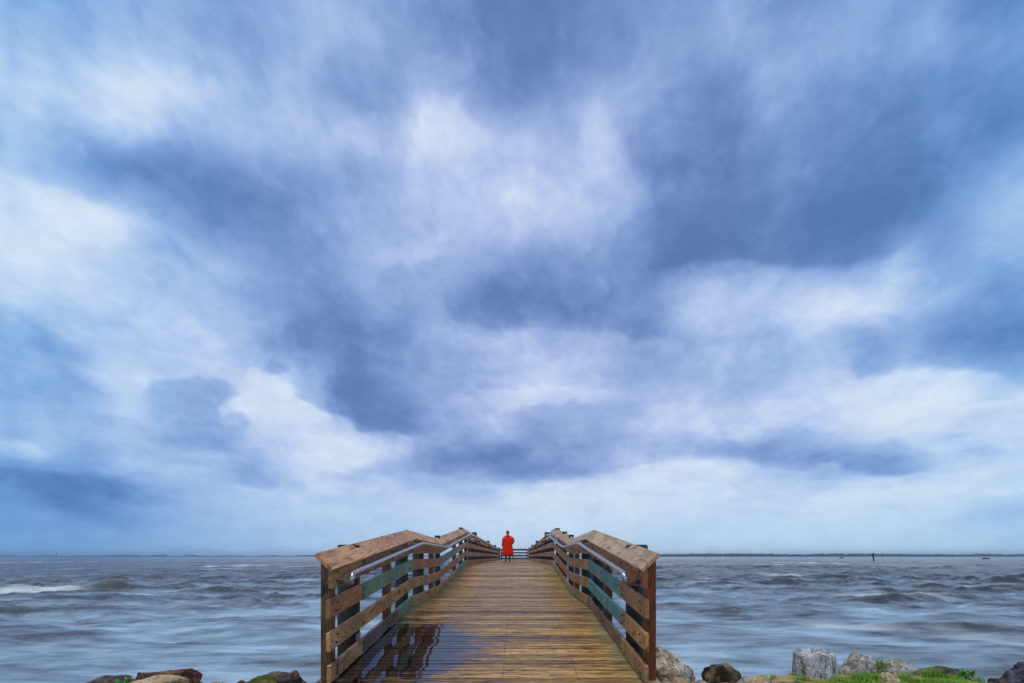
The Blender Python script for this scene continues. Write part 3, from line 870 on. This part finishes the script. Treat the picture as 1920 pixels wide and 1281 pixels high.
RM = {
    'lime': rock_mat('rock_limestone', lin(214, 206, 186), lin(150, 128, 92), lin(74, 56, 34), 4.0),
    'dark': rock_mat('rock_dark', lin(70, 60, 50), lin(44, 36, 30), lin(24, 20, 18), 5.0, lin(150, 136, 100)),
    'brown': rock_mat('rock_brown', lin(140, 96, 72), lin(98, 66, 50), lin(52, 38, 32), 5.0, lin(118, 104, 52)),
    'purple': rock_mat('rock_grey', lin(122, 108, 106), lin(88, 76, 72), lin(46, 40, 40), 4.0, lin(122, 114, 84)),
    'moss': rock_mat('rock_mossy', lin(128, 122, 58), lin(86, 84, 36), lin(40, 38, 22), 6.0, lin(84, 96, 32)),
    'sand': rock_mat('rock_pale', lin(214, 190, 150), lin(184, 154, 112), lin(120, 98, 70), 5.0),
    'white': rock_mat('rock_white', lin(206, 204, 198), lin(162, 152, 136), lin(90, 84, 72), 6.0),
    'slate': rock_mat('rock_slate', lin(128, 128, 136), lin(66, 64, 70), lin(28, 28, 30), 4.0),
}

def rock(px0, px1, ptop, D, mat, label, seed, depth=0.8, pbase=1300, rug=0.16, cut=None, rot=0, sub=5, name="boulder"):
    """boulder spanning photo columns px0..px1 with its crest at ptop, standing D metres out"""
    s = F / D
    w = (px1 - px0) / s
    x = ((px0 + px1) / 2 - VX) / s
    zt = CAMZ + (VY - ptop) / s
    zb = CAMZ + (VY - pbase) / s
    h = zt - zb
    bm = bmesh.new()
    bmesh.ops.create_icosphere(bm, subdivisions=sub, radius=1.0)
    co = np.array([v.co[:] for v in bm.verts])
    # angular: pull towards a few random cutting planes
    r_ = np.random.default_rng(seed)
    for _ in range(11):
        nrm = r_.normal(size=3); nrm /= np.linalg.norm(nrm)
        d = r_.uniform(0.55, 0.88)
        over = np.clip(co @ nrm - d, 0, None)
        co = co - 0.93 * over[:, None] * nrm
    ln = np.linalg.norm(co, axis=1)[:, None]
    nn = co / ln
    sd = seed * 3.7
    disp = rug * 0.9 * fbm(nn[:, 0] * 1.8 + sd, nn[:, 1] * 1.8, nn[:, 2] * 1.8, 6, 0.55) + \
        rug * 0.6 * (0.4 - np.abs(fbm(nn[:, 0] * 4 + sd, nn[:, 1] * 4, nn[:, 2] * 4, 5, .6))) + rug * 0.22 * fbm(nn[:, 0] * 14 + sd, nn[:, 1] * 14, nn[:, 2] * 14, 4, .6)
    co = co * (1 + disp[:, None])
    co[:, 0] *= 1; mn, mx = co.min(0), co.max(0)
    co = (co - (mn + mx) / 2) / ((mx - mn) / 2)
    c_, s_ = math.cos(math.radians(rot)), math.sin(math.radians(rot))
    co[:, 0], co[:, 2] = co[:, 0] * c_ - co[:, 2] * s_, co[:, 0] * s_ + co[:, 2] * c_
    mn, mx = co.min(0), co.max(0)
    co = (co - (mn + mx) / 2) / ((mx - mn) / 2)
    co = co * np.array([w / 2, w / 2 * depth, h / 2]) 
    for v, c in zip(bm.verts, co): v.co = c + np.array([0, 0, h / 2])
    o = mesh_obj(name, bm, RM[mat], None, smooth=True)
    o.location = (x, D + w / 2 * depth * 0.3, zb)
    tag(o, label, "rock", "boulders lining the bank")
    return o

rock(1196, 1309, 1214, 5.1, 'lime', "large pitted cream and brown limestone boulder right beside the pier's right railing", 3, 0.9, 1345, 0.2)
rock(1322, 1402, 1247, 5.2, 'dark', "dark pointed boulder between the limestone boulder and the wooden stump", 8, 0.8, 1330, 0.22, rot=-12)
rock(1380, 1420, 1268, 5.0, 'white', "small pale stone leaning on the dark pointed boulder", 11, 0.9, 1310, 0.14, sub=4)
rock(1404, 1484, 1269, 4.95, 'sand', "low tan stone with a grass tuft, left of the wooden stump", 12, 0.9, 1312, 0.14)
rock(1256, 1300, 1273, 4.7, 'sand', "smooth tan stone in front of the limestone boulder", 14, 0.9, 1310, 0.08, sub=4)
rock(1482, 1520, 1264, 5.4, 'dark', "small black rock half hidden behind the wooden stump", 15, 0.9, 1320, 0.16, sub=4)
rock(1572, 1652, 1226, 5.05, 'white', "rounded mottled grey boulder touching the right side of the stump", 21, 0.8, 1300, 0.16)
rock(1600, 1672, 1243, 5.3, 'sand', "flat tan rock behind the mottled grey boulder", 22, 0.8, 1300, 0.12, sub=4)
rock(1652, 1726, 1236, 5.1, 'white', "pale whitish rock in the middle of the grass bank", 24, 0.8, 1296, 0.13)
rock(1722, 1822, 1251, 5.2, 'purple', "long low grey rock at the right end of the grass", 27, 0.6, 1300, 0.12, rot=8)
rock(1888, 1970, 1240, 5.0, 'slate', "dark slate-coloured boulder at the far right edge", 31, 0.8, 1330, 0.2, rot=-20)
rock(130, 240, 1270, 5.1, 'purple', "low reddish grey rock, leftmost of the bank", 35, 0.8, 1320, 0.16)
rock(236, 368, 1258, 5.2, 'brown', "broad rusty brown boulder with a pale mossy patch", 38, 0.7, 1325, 0.16, rot=5)
rock(225, 330, 1274, 4.8, 'sand', "pale flat stone in front of the rusty brown boulder", 41, 0.7, 1310, 0.1)
rock(447, 520, 1267, 5.0, 'moss', "yellow mossy stone in front of the grey-purple boulder", 44, 0.8, 1320, 0.16, sub=4)
rock(476, 584, 1257, 5.3, 'purple', "wide grey-purple boulder left of the pier", 47, 0.7, 1325, 0.15, rot=6)
rock(538, 562, 1257, 5.9, 'brown', "small dark brown knob of rock behind the grey-purple boulder", 51, 0.9, 1300, 0.12, sub=4)
rock(574, 640, 1264, 5.2, 'moss', "green mossy boulder against the pier's left post", 53, 0.8, 1330, 0.16, sub=4)
rock(380, 440, 1279, 5.1, 'sand', "sunken pale stone between the rusty and the grey-purple boulders", 57, 0.8, 1315, 0.1, sub=4)

for i, (a_, b_, t_, D_, m_, l_) in enumerate([
        (1300, 1336, 1276, 4.8, 'white', "small pale stone wedged between the limestone boulder and the dark pointed one"),
        (1430, 1462, 1275, 4.65, 'white', "small whitish stone in front of the low tan stone"),
        (1236, 1262, 1270, 4.6, 'lime', "fist-sized cream stone at the foot of the pier's right post"),
        (1860, 1892, 1272, 4.9, 'purple', "small grey stone at the foot of the slate-coloured boulder"),
        (1655, 1690, 1262, 4.7, 'sand', "small tan stone lying in the sandy gap of the grass"),
        (436, 462, 1277, 4.7, 'brown', "small rusty stone at the foot of the yellow mossy stone"),
        (592, 622, 1274, 4.75, 'sand', "small pale stone below the green mossy boulder")]):
    rock(a_, b_, t_, D_, m_, l_, 70 + i, 0.9, 1300, 0.16, sub=4)

# ---- weathered stump
def stump():
    D = 5.0; s = F / D
    x = (1539 - VX) / s; zt = CAMZ - (1226 - VY) / s; zb = CAMZ - (1300 - VY) / s
    R = 41 / s
    nu, nv = 140, 90
    bm = bmesh.new()
    rings = []
    th = np.linspace(0, 2 * np.pi, nu, endpoint=False)
    for j in range(nv):
        f = j / (nv - 1)
        z = f * (zt - zb)
        crack = np.abs(fbm(np.cos(th) * 3.2, np.sin(th) * 3.2, z * 2.2 + 3, 5, .6))
        big = fbm(np.cos(th) * 1.2 + 4, np.sin(th) * 1.2, z * 1.5, 3)
        rr = R * (0.93 + 0.07 * big) - 0.013 * np.exp(-(crack / 0.045) ** 2) + 0.006 * fbm(np.cos(th) * 8, np.sin(th) * 8, z * 6, 4) - 0.02 * f * f
        rr = rr * (1 - 0.10 * max(0, (f - 0.93) / 0.07) ** 2) * (1 + 0.03 * math.cos(f * 3))
        topn = 0.018 * fbm(np.cos(th) * 2 + 9, np.sin(th) * 2, 0.2, 4) * max(0, f - 0.5) * 2
        rings.append([bm.verts.new((rr[k] * math.cos(th[k]), rr[k] * math.sin(th[k]), z + topn[k])) for k in range(nu)])
    for q in range(1, 7):
        f = 1 - q / 7.0
        last = rings[nv - 1]
        rings.append([bm.verts.new((v.co.x * f, v.co.y * f, v.co.z * 1.0 + 0.008 * math.sin(q * 1.7 + k * .2) + 0.01 * (1 - f))) for k, v in enumerate(last)])
    for a, b in zip(rings, rings[1:]):
        for k in range(nu): bm.faces.new((a[k], a[(k + 1) % nu], b[(k + 1) % nu], b[k]))
    bm.faces.new(rings[-1])
    t = NT("stump_wood")
    v = t.coord((1, 1, 1))
    mp = t.new('ShaderNodeMapping'); t.l(v, mp.inputs[0]); mp.inputs['Scale'].default_value = (5, 5, 1.5)
    n = t.noise(mp.outputs[0], 2.6, 8, 0.7, 1.2)
    n2 = t.noise(mp.outputs[0], 9.0, 5, 0.7)
    col = t.ramp(n, [(0.34, lin(44, 36, 30)), (0.43, lin(142, 134, 124)), (0.55, lin(216, 216, 212)), (0.72, lin(226, 226, 224)), (0.85, lin(168, 140, 108))])
    col = t.mix(1.0, col, t.ramp(n2, [(0.3, .72), (0.7, 1.1)]), 'MULTIPLY')
    t.bump(t.math('ADD', n, t.math('MULTIPLY', n2, 0.4)), 0.9, 0.03)
    o = mesh_obj("tree_stump", bm, t.fin(col, 0.9, 0.2), None, smooth=True)
    o.location = (x, D + R * 0.4, zb)
    tag(o, "thick bleached grey wooden stump with dark vertical cracks on the grass bank", "stump")
stump()

# ------------------------------------------------------------------ grass
def grass():
    bm = bmesh.new()
    rs = random.Random(3)
    lay = bm.verts.layers.float.new("tone")
    def blade(x, y, z, h, w, lean, az, tone):
        dx, dy = math.cos(az), math.sin(az)
        sx, sy = -dy * w, dx * w
        pv = None
        for i, f in enumerate((0, .4, .75, 1.0)):
            cx = x + dx * lean * f * f * h; cy = y + dy * lean * f * f * h; cz = z + h * f * (1 - .25 * lean * f)
            ww = (1 - f * 0.85)
            a = bm.verts.new((cx - sx * ww, cy - sy * ww, cz)); b = bm.verts.new((cx + sx * ww, cy + sy * ww, cz))
            a[lay] = tone; b[lay] = tone
            if pv: bm.faces.new((pv[0], pv[1], b, a))
            pv = (a, b)
    tufts = []
    for _ in range(2600):                              # continuous turf on the right bank
        px = rs.uniform(1560, 1850); D = rs.uniform(4.35, 5.25)
        x = (px - VX) / F * D
        n = float(fbm(x * 2.6, D * 2.6, 7.7, 3))
        if n < -0.05: continue
        tufts.append((x, D, rs.uniform(.02, .05) + 0.03 * max(0, n)))
    for px, D, h in ((1750, 4.95, .13), (1742, 4.9, .12), (1735, 4.95, .10), (1760, 4.95, .11), (1752, 5.0, .12), (1690, 4.8, .09), (1700, 4.85, .09),
                     (1440, 4.85, .05), (1446, 4.85, .05), (1500, 4.75, .07), (1512, 4.72, .07), (1525, 4.7, .06), (1540, 4.68, .05), (1560, 4.72, .07),
                     (1652, 5.15, .09), (1640, 5.2, .08), (1635, 5.15, .08), (1830, 4.8, .09), (1838, 4.8, .08), (1490, 4.8, .05), (1636, 4.8, .07), (1625, 4.75, .06)):
        for q in range(6):
            tufts.append(((px - VX) / F * D + rs.gauss(0, .02), D + rs.gauss(0, .02), h))
    for x, y, h in tufts:
        z = float(ground_z(x, y)) - 0.005
        if h > .07 and y > 5.1: z = 1.06
        for _ in range(9):
            blade(x + rs.gauss(0, .022), y + rs.gauss(0, .022), z, h * rs.uniform(.6, 1.35), rs.uniform(.0012, .0026),
                  rs.uniform(.1, 1.0), rs.uniform(0, 6.28), rs.random())
    t = NT("grass_blades")
    tone = t.new('ShaderNodeAttribute', attribute_name="tone").outputs['Fac']
    col = t.ramp(tone, [(0.0, lin(40, 110, 24)), (0.5, lin(84, 166, 36)), (0.85, lin(160, 200, 56)), (1.0, lin(214, 196, 104))])
    o = mesh_obj("grass", bm, t.fin(col, 0.6, 0.3))
    tag(o, "short green grass on the sandy bank among the rocks", "grass", kind="stuff")
grass()

def weed(px, D, z, h, label, n=6, spread=.05):
    s = F / D
    bm = bmesh.new(); rs = random.Random(int(px))
    for i in range(n):
        a = 6.28 * i / n + rs.uniform(-.4, .4)
        L = h * rs.uniform(.7, 1.1); w = L * .17
        base = Vector((rs.gauss(0, spread * .3), rs.gauss(0, spread * .3), 0))
        d = Vector((math.cos(a), math.sin(a), 0)); sd = Vector((-d.y, d.x, 0))
        pv = None
        for f, wf in ((0, .15), (.3, .8), (.55, 1), (.8, .6), (1, .04)):
            c = base + d * (L * .55 * f) + Vector((0, 0, L * (f - .2 * f * f)))
            va, vb = bm.verts.new(c - sd * w * wf), bm.verts.new(c + sd * w * wf)
            if pv: bm.faces.new((pv[0], pv[1], vb, va))
            pv = (va, vb)
    o = mesh_obj("weed", bm, simple("weed_leaf", lin(70, 140, 52), .5, 0, 20, .3) if "weed_leaf" not in bpy.data.materials else bpy.data.materials["weed_leaf"], None, True)
    o.location = ((px - VX) / s, D, z)
    tag(o, label, "plant", "weeds among the rocks")
weed(1804, 5.0, 0.98, .11, "small broad-leaved weed at the right end of the grass, left of its twin")
weed(1820, 5.0, 0.97, .12, "small broad-leaved weed nearest the dark slate boulder")
weed(240, 4.9, 0.90, .13, "bright green weed between the two leftmost rocks", 9, .09)

# ------------------------------------------------------------------ person in the red coat
def person():
    D = 25.4
    px = (952 - VX) / F * D
    zf = deck_z(D)
    root = empty("person", (px, D, zf), math.radians(4))
    tag(root, "person in a long red hooded raincoat standing on the pier looking out to sea", "person")
    # skeleton as a skinned graph
    J = {}
    E = []
    def j(n, co, r, par=None):
        J[n] = (Vector(co), r)
        if par: E.append((par, n))
    j('pelvis', (0, 0, .92), (.15, .11)); j('waist', (0, 0, 1.08), (.14, .10), 'pelvis'); j('chest', (0, 0, 1.28), (.16, .115), 'waist')
    j('neck0', (0, .0, 1.42), (.075, .075), 'chest'); j('neck', (0, .01, 1.48), (.055, .06), 'neck0')
    j('head0', (0, .015, 1.54), (.068, .08), 'neck'); j('head1', (0, .02, 1.61), (.078, .098), 'head0'); j('head2', (0, .015, 1.675), (.06, .075), 'head1')
    for s, nm in ((-1, 'l'), (1, 'r')):
        j('sh' + nm, (s * .17, 0, 1.40), (.065, .065), 'chest')
        if s < 0:
            el, wr = (s * .25, -.01, 1.13), (s * .275, .03, .88)
        else:
            el, wr = (s * .34, -.06, 1.16), (s * .19, .06, .98)
        j('el' + nm, el, (.045, .045), 'sh' + nm); j('wr' + nm, wr, (.028, .03), 'el' + nm)
        dv = (Vector(wr) - Vector(el)).normalized()
        pm = Vector(wr) + dv * .07
        j('palm' + nm, pm, (.036, .018), 'wr' + nm)
        for i, (o_, L) in enumerate(((-.028, .07), (-.01, .08), (.010, .075), (.028, .06))):
            a = pm + dv * .035 + Vector((0, o_, 0)); b = a + dv * L * .55 + Vector((-s * .008, 0, 0)); c = b + dv * L * .45 + Vector((-s * .018, 0, 0))
            j('f%s%d' % (nm, i), a, (.009, .009), 'palm' + nm); j('g%s%d' % (nm, i), b, (.0085, .0085), 'f%s%d' % (nm, i)); j('h%s%d' % (nm, i), c, (.007, .007), 'g%s%d' % (nm, i))
        a = pm + Vector((0, .045, .0)) - dv * .02
        j('t' + nm, a, (.011, .011), 'palm' + nm); j('u' + nm, a + dv * .04 + Vector((-s * .01, .012, 0)), (.009, .009), 't' + nm)
        j('hip' + nm, (s * .085, 0, .86), (.095, .10), 'pelvis'); j('kn' + nm, (s * .095, .01, .48), (.06, .062), 'hip' + nm)
        j('an' + nm, (s * .10, -.02, .09), (.042, .045), 'kn' + nm); j('heel' + nm, (s * .10, -.01, .045), (.042, .042), 'an' + nm)
        j('toe' + nm, (s * .125, .16, .035), (.042, .032), 'heel' + nm)
    names = list(J)
    me = bpy.data.meshes.new("body")
    me.from_pydata([J[n][0][:] for n in names], [(names.index(a), names.index(b)) for a, b in E], [])
    tmp = bpy.data.objects.new("tmp", me); C.objects.link(tmp)
    sk = tmp.modifiers.new("s", 'SKIN')
    if not me.skin_vertices: 
        bpy.context.view_layer.objects.active = tmp
    for i, n in enumerate(names):
        sv = me.skin_vertices[0].data[i]; sv.radius = J[n][1]; sv.use_root = (n == 'pelvis')
    sub = tmp.modifiers.new("u", 'SUBSURF'); sub.levels = 1; sub.render_levels = 1
    dg = bpy.context.evaluated_depsgraph_get()
    bmsh = bpy.data.meshes.new_from_object(tmp.evaluated_get(dg))
    bpy.data.objects.remove(tmp)
    bmsh.materials.clear()
    skin = simple("skin", lin(176, 128, 104), .55); jeans = simple("trousers", lin(92, 84, 88), .8, 0, 40, .2); shoe = simple("shoes", lin(30, 26, 26), .6)
    for m_ in (skin, jeans, shoe): bmsh.materials.append(m_)
    for p in bmsh.polygons:
        z = p.center.z; p.use_smooth = True
        p.material_index = 2 if z < .11 else (1 if z < .98 and abs(p.center.x) < .24 and not (abs(p.center.x) > .17 and z > .6) else 0)
    body = link(bpy.data.objects.new("body", bmsh), root)
    # coat: torso and skirt loft, sleeves, collar
    red = NT("red_coat")
    v = red.coord()
    n = red.noise(v, 7, 4, .55, .6)
    red.bump(n, .9, .12)
    coat_m = red.fin(red.ramp(n, [(0.3, (1.0, .022, .006, 1)), (0.7, (1.0, .045, .012, 1))]), .5, .12)
    bm = bmesh.new()
    prof = [(.36, .31, .25, 0), (.39, .32, .255, 0), (.58, .30, .235, 0), (.80, .27, .21, 0), (.98, .25, .19, 0), (1.12, .245, .185, 0), (1.26, .255, .185, 0),
            (1.36, .215, .145, 0), (1.425, .17, .125, 0), (1.47, .105, .10, 0), (1.505, .085, .092, 0)]
    nu = 48
    rings = []
    for k, (z, rx, ry, _) in enumerate(prof):
        fold = max(0, (1.0 - z)) * 0.09
        rings.append([bm.verts.new(((rx * (1 + fold * math.sin(t_ * 9 + z * 2))) * math.cos(t_), (ry * (1 + fold * math.cos(t_ * 7 + 1))) * math.sin(t_),
                                    z + (0.012 * math.sin(t_ * 5) if z < .5 else 0))) for t_ in [2 * math.pi * q / nu for q in range(nu)]])
    for a, b in zip(rings, rings[1:]):
        for q in range(nu): bm.faces.new((a[q], a[(q + 1) % nu], b[(q + 1) % nu], b[q]))
    add_tube(bm, [(-.15, 0, 1.41), (-.215, 0, 1.32), (-.245, -.01, 1.14), (-.268, .015, .99), (-.277, .03, .90)], [.085, .085, .074, .066, .066], 20)
    add_tube(bm, [(.15, 0, 1.41), (.235, -.01, 1.33), (.315, -.045, 1.18), (.335, -.055, 1.13), (.28, .0, 1.06), (.205, .055, .995)], [.085, .088, .08, .078, .07, .064], 20)
    add_tube(bm, [(0, -.075, 1.40), (0, -.10, 1.45), (0, -.075, 1.505)], [.085, .095, .05], 18, squash=.6)   # hood lying on the back
    bmesh.ops.recalc_face_normals(bm, faces=bm.faces[:])
    coat = mesh_obj("coat", bm, coat_m, root, True)
    # hair
    bm = bmesh.new()
    bmesh.ops.create_icosphere(bm, subdivisions=4, radius=1.0)
    for v_ in bm.verts:
        p = v_.co.copy()
        nn = float(perlin(p.x * 5, p.y * 5, p.z * 5)) * .05
        v_.co = Vector((p.x * .092, p.y * .108 + .0, p.z * .118)) * (1 + nn) + Vector((0, -.004, 1.635))
    geom = [v_ for v_ in bm.verts if v_.co.y > .075 and v_.co.z < 1.66]
    bmesh.ops.delete(bm, geom=geom, context='VERTS')
    mesh_obj("hair", bm, simple("hair_grey", lin(96, 96, 102), .6, 0, 60, .4), root, True)
    # face on the seaward side
    bm = bmesh.new()
    for s in (-1, 1):
        bmesh.ops.create_icosphere(bm, subdivisions=2, radius=.012, matrix=Matrix.Translation((s * .032, .105, 1.62)))
    mesh_obj("eyes", bm, simple("eyes", lin(60, 50, 44), .2), body, True)
    bm = bmesh.new()
    bmesh.ops.create_cone(bm, segments=10, radius1=.016, radius2=.006, depth=.05, matrix=Matrix.Translation((0, .118, 1.595)) @ Matrix.Rotation(-.2, 4, 'X'))
    mesh_obj("nose", bm, skin, body, True)
    bm = bmesh.new()
    add_box(bm, (0, .108, 1.558), (.045, .012, .012), bevel=.004)
    mesh_obj("mouth", bm, simple("lips", lin(150, 84, 80), .5), body, True)
person()

# ------------------------------------------------------------------ boats and channel markers
def hull(bm, L, W, Hh, sheer=.3):
    st = 14
    rings = []
    for i in range(st + 1):
        f = i / st
        wy = W / 2 * (1 - max(0, (f - .45) / .55) ** 2.2) * (0.88 + .12 * min(1, f * 5))
        top = Hh * (1 + sheer * f * f)
        keel = -.25 * Hh * (1 - f ** 4)
        x = -L / 2 + L * f
        rings.append([bm.verts.new(c) for c in ((x, -wy, top), (x, -wy * .86, top * .25), (x, -wy * .4, keel), (x, 0, keel * 1.1), (x, wy * .4, keel), (x, wy * .86, top * .25), (x, wy, top),
                                                (x, wy * .9, top - .05), (x, 0, top - .12), (x, -wy * .9, top - .05))])
    for a, b in zip(rings, rings[1:]):
        for k in range(10): bm.faces.new((a[k], a[(k + 1) % 10], b[(k + 1) % 10], b[k]))
    bm.faces.new(rings[0]); bm.faces.new(rings[-1][::-1])
    bmesh.ops.remove_doubles(bm, verts=bm.verts[:], dist=.001)
    bmesh.ops.recalc_face_normals(bm, faces=bm.faces[:])

def boat(px, py, L, hullc, label, face):
    x, y = gp(px, py)
    r = empty("motor_boat", (x, y, .10), math.radians(face))
    tag(r, label, "boat", "small boats out on the bay")
    bm = bmesh.new(); hull(bm, L, L * .34, L * .13)
    mesh_obj("hull", bm, simple("hull_paint_%d" % px, hullc, .4, 0, 3, .15), r, True)
    white = simple("cabin_white_%d" % px, (.75, .76, .76, 1), .4, 0, 3, .1)
    bm = bmesh.new()
    m = bmesh.ops.create_cube(bm, size=1, matrix=Matrix.Translation((-L * .02, 0, L * .22)) @ Matrix.Diagonal((L * .26, L * .22, L * .17, 1)))
    for v_ in m['verts']:
        if v_.co.z > L * .22: v_.co.x = v_.co.x * .8 - L * .02; v_.co.y *= .85
    bmesh.ops.bevel(bm, geom=bm.edges[:], offset=.04, segments=2, affect='EDGES')
    cb = mesh_obj("cabin", bm, white, r)
    bm = bmesh.new()
    add_box(bm, (L * .105, 0, L * .255), (.03, L * .16, L * .07), Matrix.Rotation(-.25, 4, 'Y'))
    for s in (-1, 1): add_box(bm, (-L * .02, s * L * .104, L * .25), (L * .16, .03, L * .06))
    mesh_obj("window", bm, simple("cabin_glass_%d" % px, (.03, .04, .05, 1), .1), cb)
    bm = bmesh.new()
    add_tube(bm, [(-L * .05, 0, L * .29), (-L * .06, 0, L * .47)], .03, 8)
    add_tube(bm, [(-L * .10, 0, L * .42), (0, 0, L * .42)], .02, 8)
    mesh_obj("mast", bm, white, r)
    bm = bmesh.new()
    add_box(bm, (-L * .52, 0, L * .10), (L * .06, L * .07, L * .15), bevel=.03)
    add_box(bm, (-L * .52, 0, L * .0), (L * .03, L * .02, L * .12), bevel=.01)
    mesh_obj("outboard_motor", bm, simple("motor_dark_%d" % px, (.03, .03, .035, 1), .3), r)
    # rails along the foredeck
    bm = bmesh.new()
    for s in (-1, 1):
        add_tube(bm, [(L * .12, s * L * .15, L * .22), (L * .34, s * L * .10, L * .24), (L * .47, 0, L * .27)], .015, 6)
        for xx, yy in ((.12, .15), (.34, .10)): add_tube(bm, [(L * xx, s * L * yy, L * .13), (L * xx, s * L * yy, L * .23)], .013, 6)
    mesh_obj("bow_rail", bm, white, r)
boat(1847, 1048.4, 6.2, lin(120, 40, 36), "red-hulled motor boat with a white cabin, near the right edge of the bay", 186)
boat(1578, 1046.6, 5.6, lin(40, 44, 56), "dark-hulled motor boat with a white cabin, left of the channel marker", 5)

def marker():
    x, y = gp(1638, 1051.5)
    r = empty("channel_marker", (x, y, 0), math.radians(38))
    tag(r, "channel marker of boards on two dark timber piles standing in the bay", "channel marker")
    for s in (-1, 1):
        bm = bmesh.new(); add_tube(bm, [(s * .62, 0, -1.5), (s * .6, 0, 1.9), (s * .6, 0, 3.5)], [.17, .16, .15], 14)
        mesh_obj("pile", bm, M['pile'], r)
    bm = bmesh.new()
    for k in range(6): add_box(bm, (-.22, -.22, 1.85 + k * .31), (1.5, .05, .285), bevel=.01)
    mesh_obj("board_panel", bm, simple("marker_grey", lin(150, 156, 164), .6, 0, 4, .25), r)
    bm = bmesh.new()
    for k in range(6): add_box(bm, (.58, .36, 1.9 + k * .31), (.05, 1.15, .285), bevel=.01)
    mesh_obj("board_panel", bm, simple("marker_black", lin(38, 36, 40), .6, 0, 4, .25), r)
    bm = bmesh.new(); add_box(bm, (0, .3, 3.72), (1.5, 1.3, .08), bevel=.01); add_box(bm, (0, 0, 1.62), (1.7, .12, .16), bevel=.01)
    mesh_obj("crossbeam", bm, M['pile'], r)
    bm = bmesh.new(); add_tube(bm, [(.3, .3, 3.76), (.3, .3, 3.9), (.3, .3, 4.05)], [.09, .1, .05], 12)
    mesh_obj("lantern", bm, simple("lantern_glass", lin(60, 90, 70), .2), r)
marker()

def far_marker(px, ytop, D, label, w=.9):
    x = (px - VX) / F * D
    H = CAMZ + (VY - ytop) / F * D
    r = empty("channel_marker", (x, D, 0), 0)
    tag(r, label, "channel marker", "slender markers far out on the left")
    bm = bmesh.new(); add_tube(bm, [(0, 0, -1), (0, 0, H - .5)], [.45, .38], 10)
    mesh_obj("pile", bm, M['pile'], r)
    bm = bmesh.new(); add_box(bm, (0, -.3, H - 1.3), (w * 2.4, .2, 2.2), bevel=.05)
    mesh_obj("board_panel", bm, simple("far_board", lin(40, 50, 60), .7) if "far_board" not in bpy.data.materials else bpy.data.materials["far_board"], r)
far_marker(106, 1036.0, 1100, "slender marker post with a square board, leftmost on the horizon")
far_marker(307, 1037.2, 1300, "slender marker post on the horizon, between the left edge and the pier")

# ------------------------------------------------------------------ far shore
def far_wood(name, x0, x1, D0, D1, hfun, label, n, rad, seed):
    rs = random.Random(seed)
    bm = bmesh.new()
    for i in range(n):
        px = x0 + (x1 - x0) * (i + rs.random()) / n
        f = (px - x0) / (x1 - x0)
        D = D0 + (D1 - D0) * f + rs.uniform(0, 60)
        H = max(1.0, hfun(px) / F * D) * rs.uniform(.82, 1.12) + CAMZ * 0
        x = (px - VX) / F * D
        w = rad * rs.uniform(.7, 1.5)
        res = bmesh.ops.create_icosphere(bm, subdivisions=2, radius=1.0)
        ax, ay = rs.uniform(0, 50), rs.uniform(0, 50)
        for v in res['verts']:
            c = v.co
            k = 1 + .35 * float(perlin(c.x * 1.9 + ax, c.y * 1.9 + ay, c.z * 1.9))
            v.co = Vector((c.x * w * k, c.y * w * k, c.z * H * .55 * k)) + Vector((x, D, H * .46))
    # low bank the trees stand on
    seg = 60
    prev = None
    for i in range(seg + 1):
        px = x0 + (x1 - x0) * i / seg
        D = D0 + (D1 - D0) * i / seg - 12
        x = (px - VX) / F * D
        cur = [bm.verts.new((x, D, -1)), bm.verts.new((x, D + 4, 1.2)), bm.verts.new((x * 1.04, D * 1.04, 1.6))]
        if prev:
            for k in range(2): bm.faces.new((prev[k], cur[k], cur[k + 1], prev[k + 1]))
        prev = cur
    t = NT(name + "_leaves")
    nn = t.noise(t.coord(), .25, 6, .7)
    o = mesh_obj(name, bm, t.fin(t.ramp(nn, [(0.3, (.012, .025, .012, 1)), (0.7, (.05, .075, .035, 1))]), .9, .2), None, False)
    tag(o, label, "woods", kind="stuff")

def hr(px):
    return float(np.interp(px, [1180, 1225, 1300, 1400, 1450, 1500, 1540, 1600, 1700, 1760, 1800, 1840, 1870, 1885, 1990, 2300],
                           [4.0, 4.6, 6.0, 6.0, 5.6, 4.4, 5.8, 6.0, 5.4, 5.0, 4.2, 5.6, 5.6, 4.4, 7.0, 7.0])) + CAMZ * 0
far_wood("far_woods", 1150, 2400, 2150, 1900, lambda p: hr(p) * .85 + .3, "distant blue-green line of trees along the far shore right of the pier", 620, 11, 2)
far_wood("far_woods", -500, 1175, 3600, 3000, lambda p: 1.7 + .35 * math.sin(p * .09) + (.8 if 195 < p < 262 or 285 < p < 315 or 345 < p < 370 else 0) + (.8 if p > 560 else 0),
         "very distant thin line of trees on the horizon left of the pier", 560, 13, 4)

# ------------------------------------------------------------------ haze
def haze():
    bm = bmesh.new()
    bmesh.ops.create_cube(bm, size=1.0)
    for v in bm.verts:
        v.co = Vector((v.co.x * 8300, v.co.y * 4200 + 1990, -4.0 if v.co.z < 0 else 34.0))
    me = bpy.data.meshes.new("haze"); bm.to_mesh(me); bm.free()
    t = NT("haze_air")
    t.n.remove(t.b)
    pv = t.new('ShaderNodeVolumePrincipled')
    pv.inputs['Color'].default_value = (.55, .74, .95, 1)
    pv.inputs['Density'].default_value = 0.0002
    t.l(pv.outputs[0], t.out.inputs['Volume'])
    me.materials.append(t.m)
    o = link(bpy.data.objects.new("haze", me))
    tag(o, "thin bluish sea haze over the bay", "haze", kind="stuff")
haze()
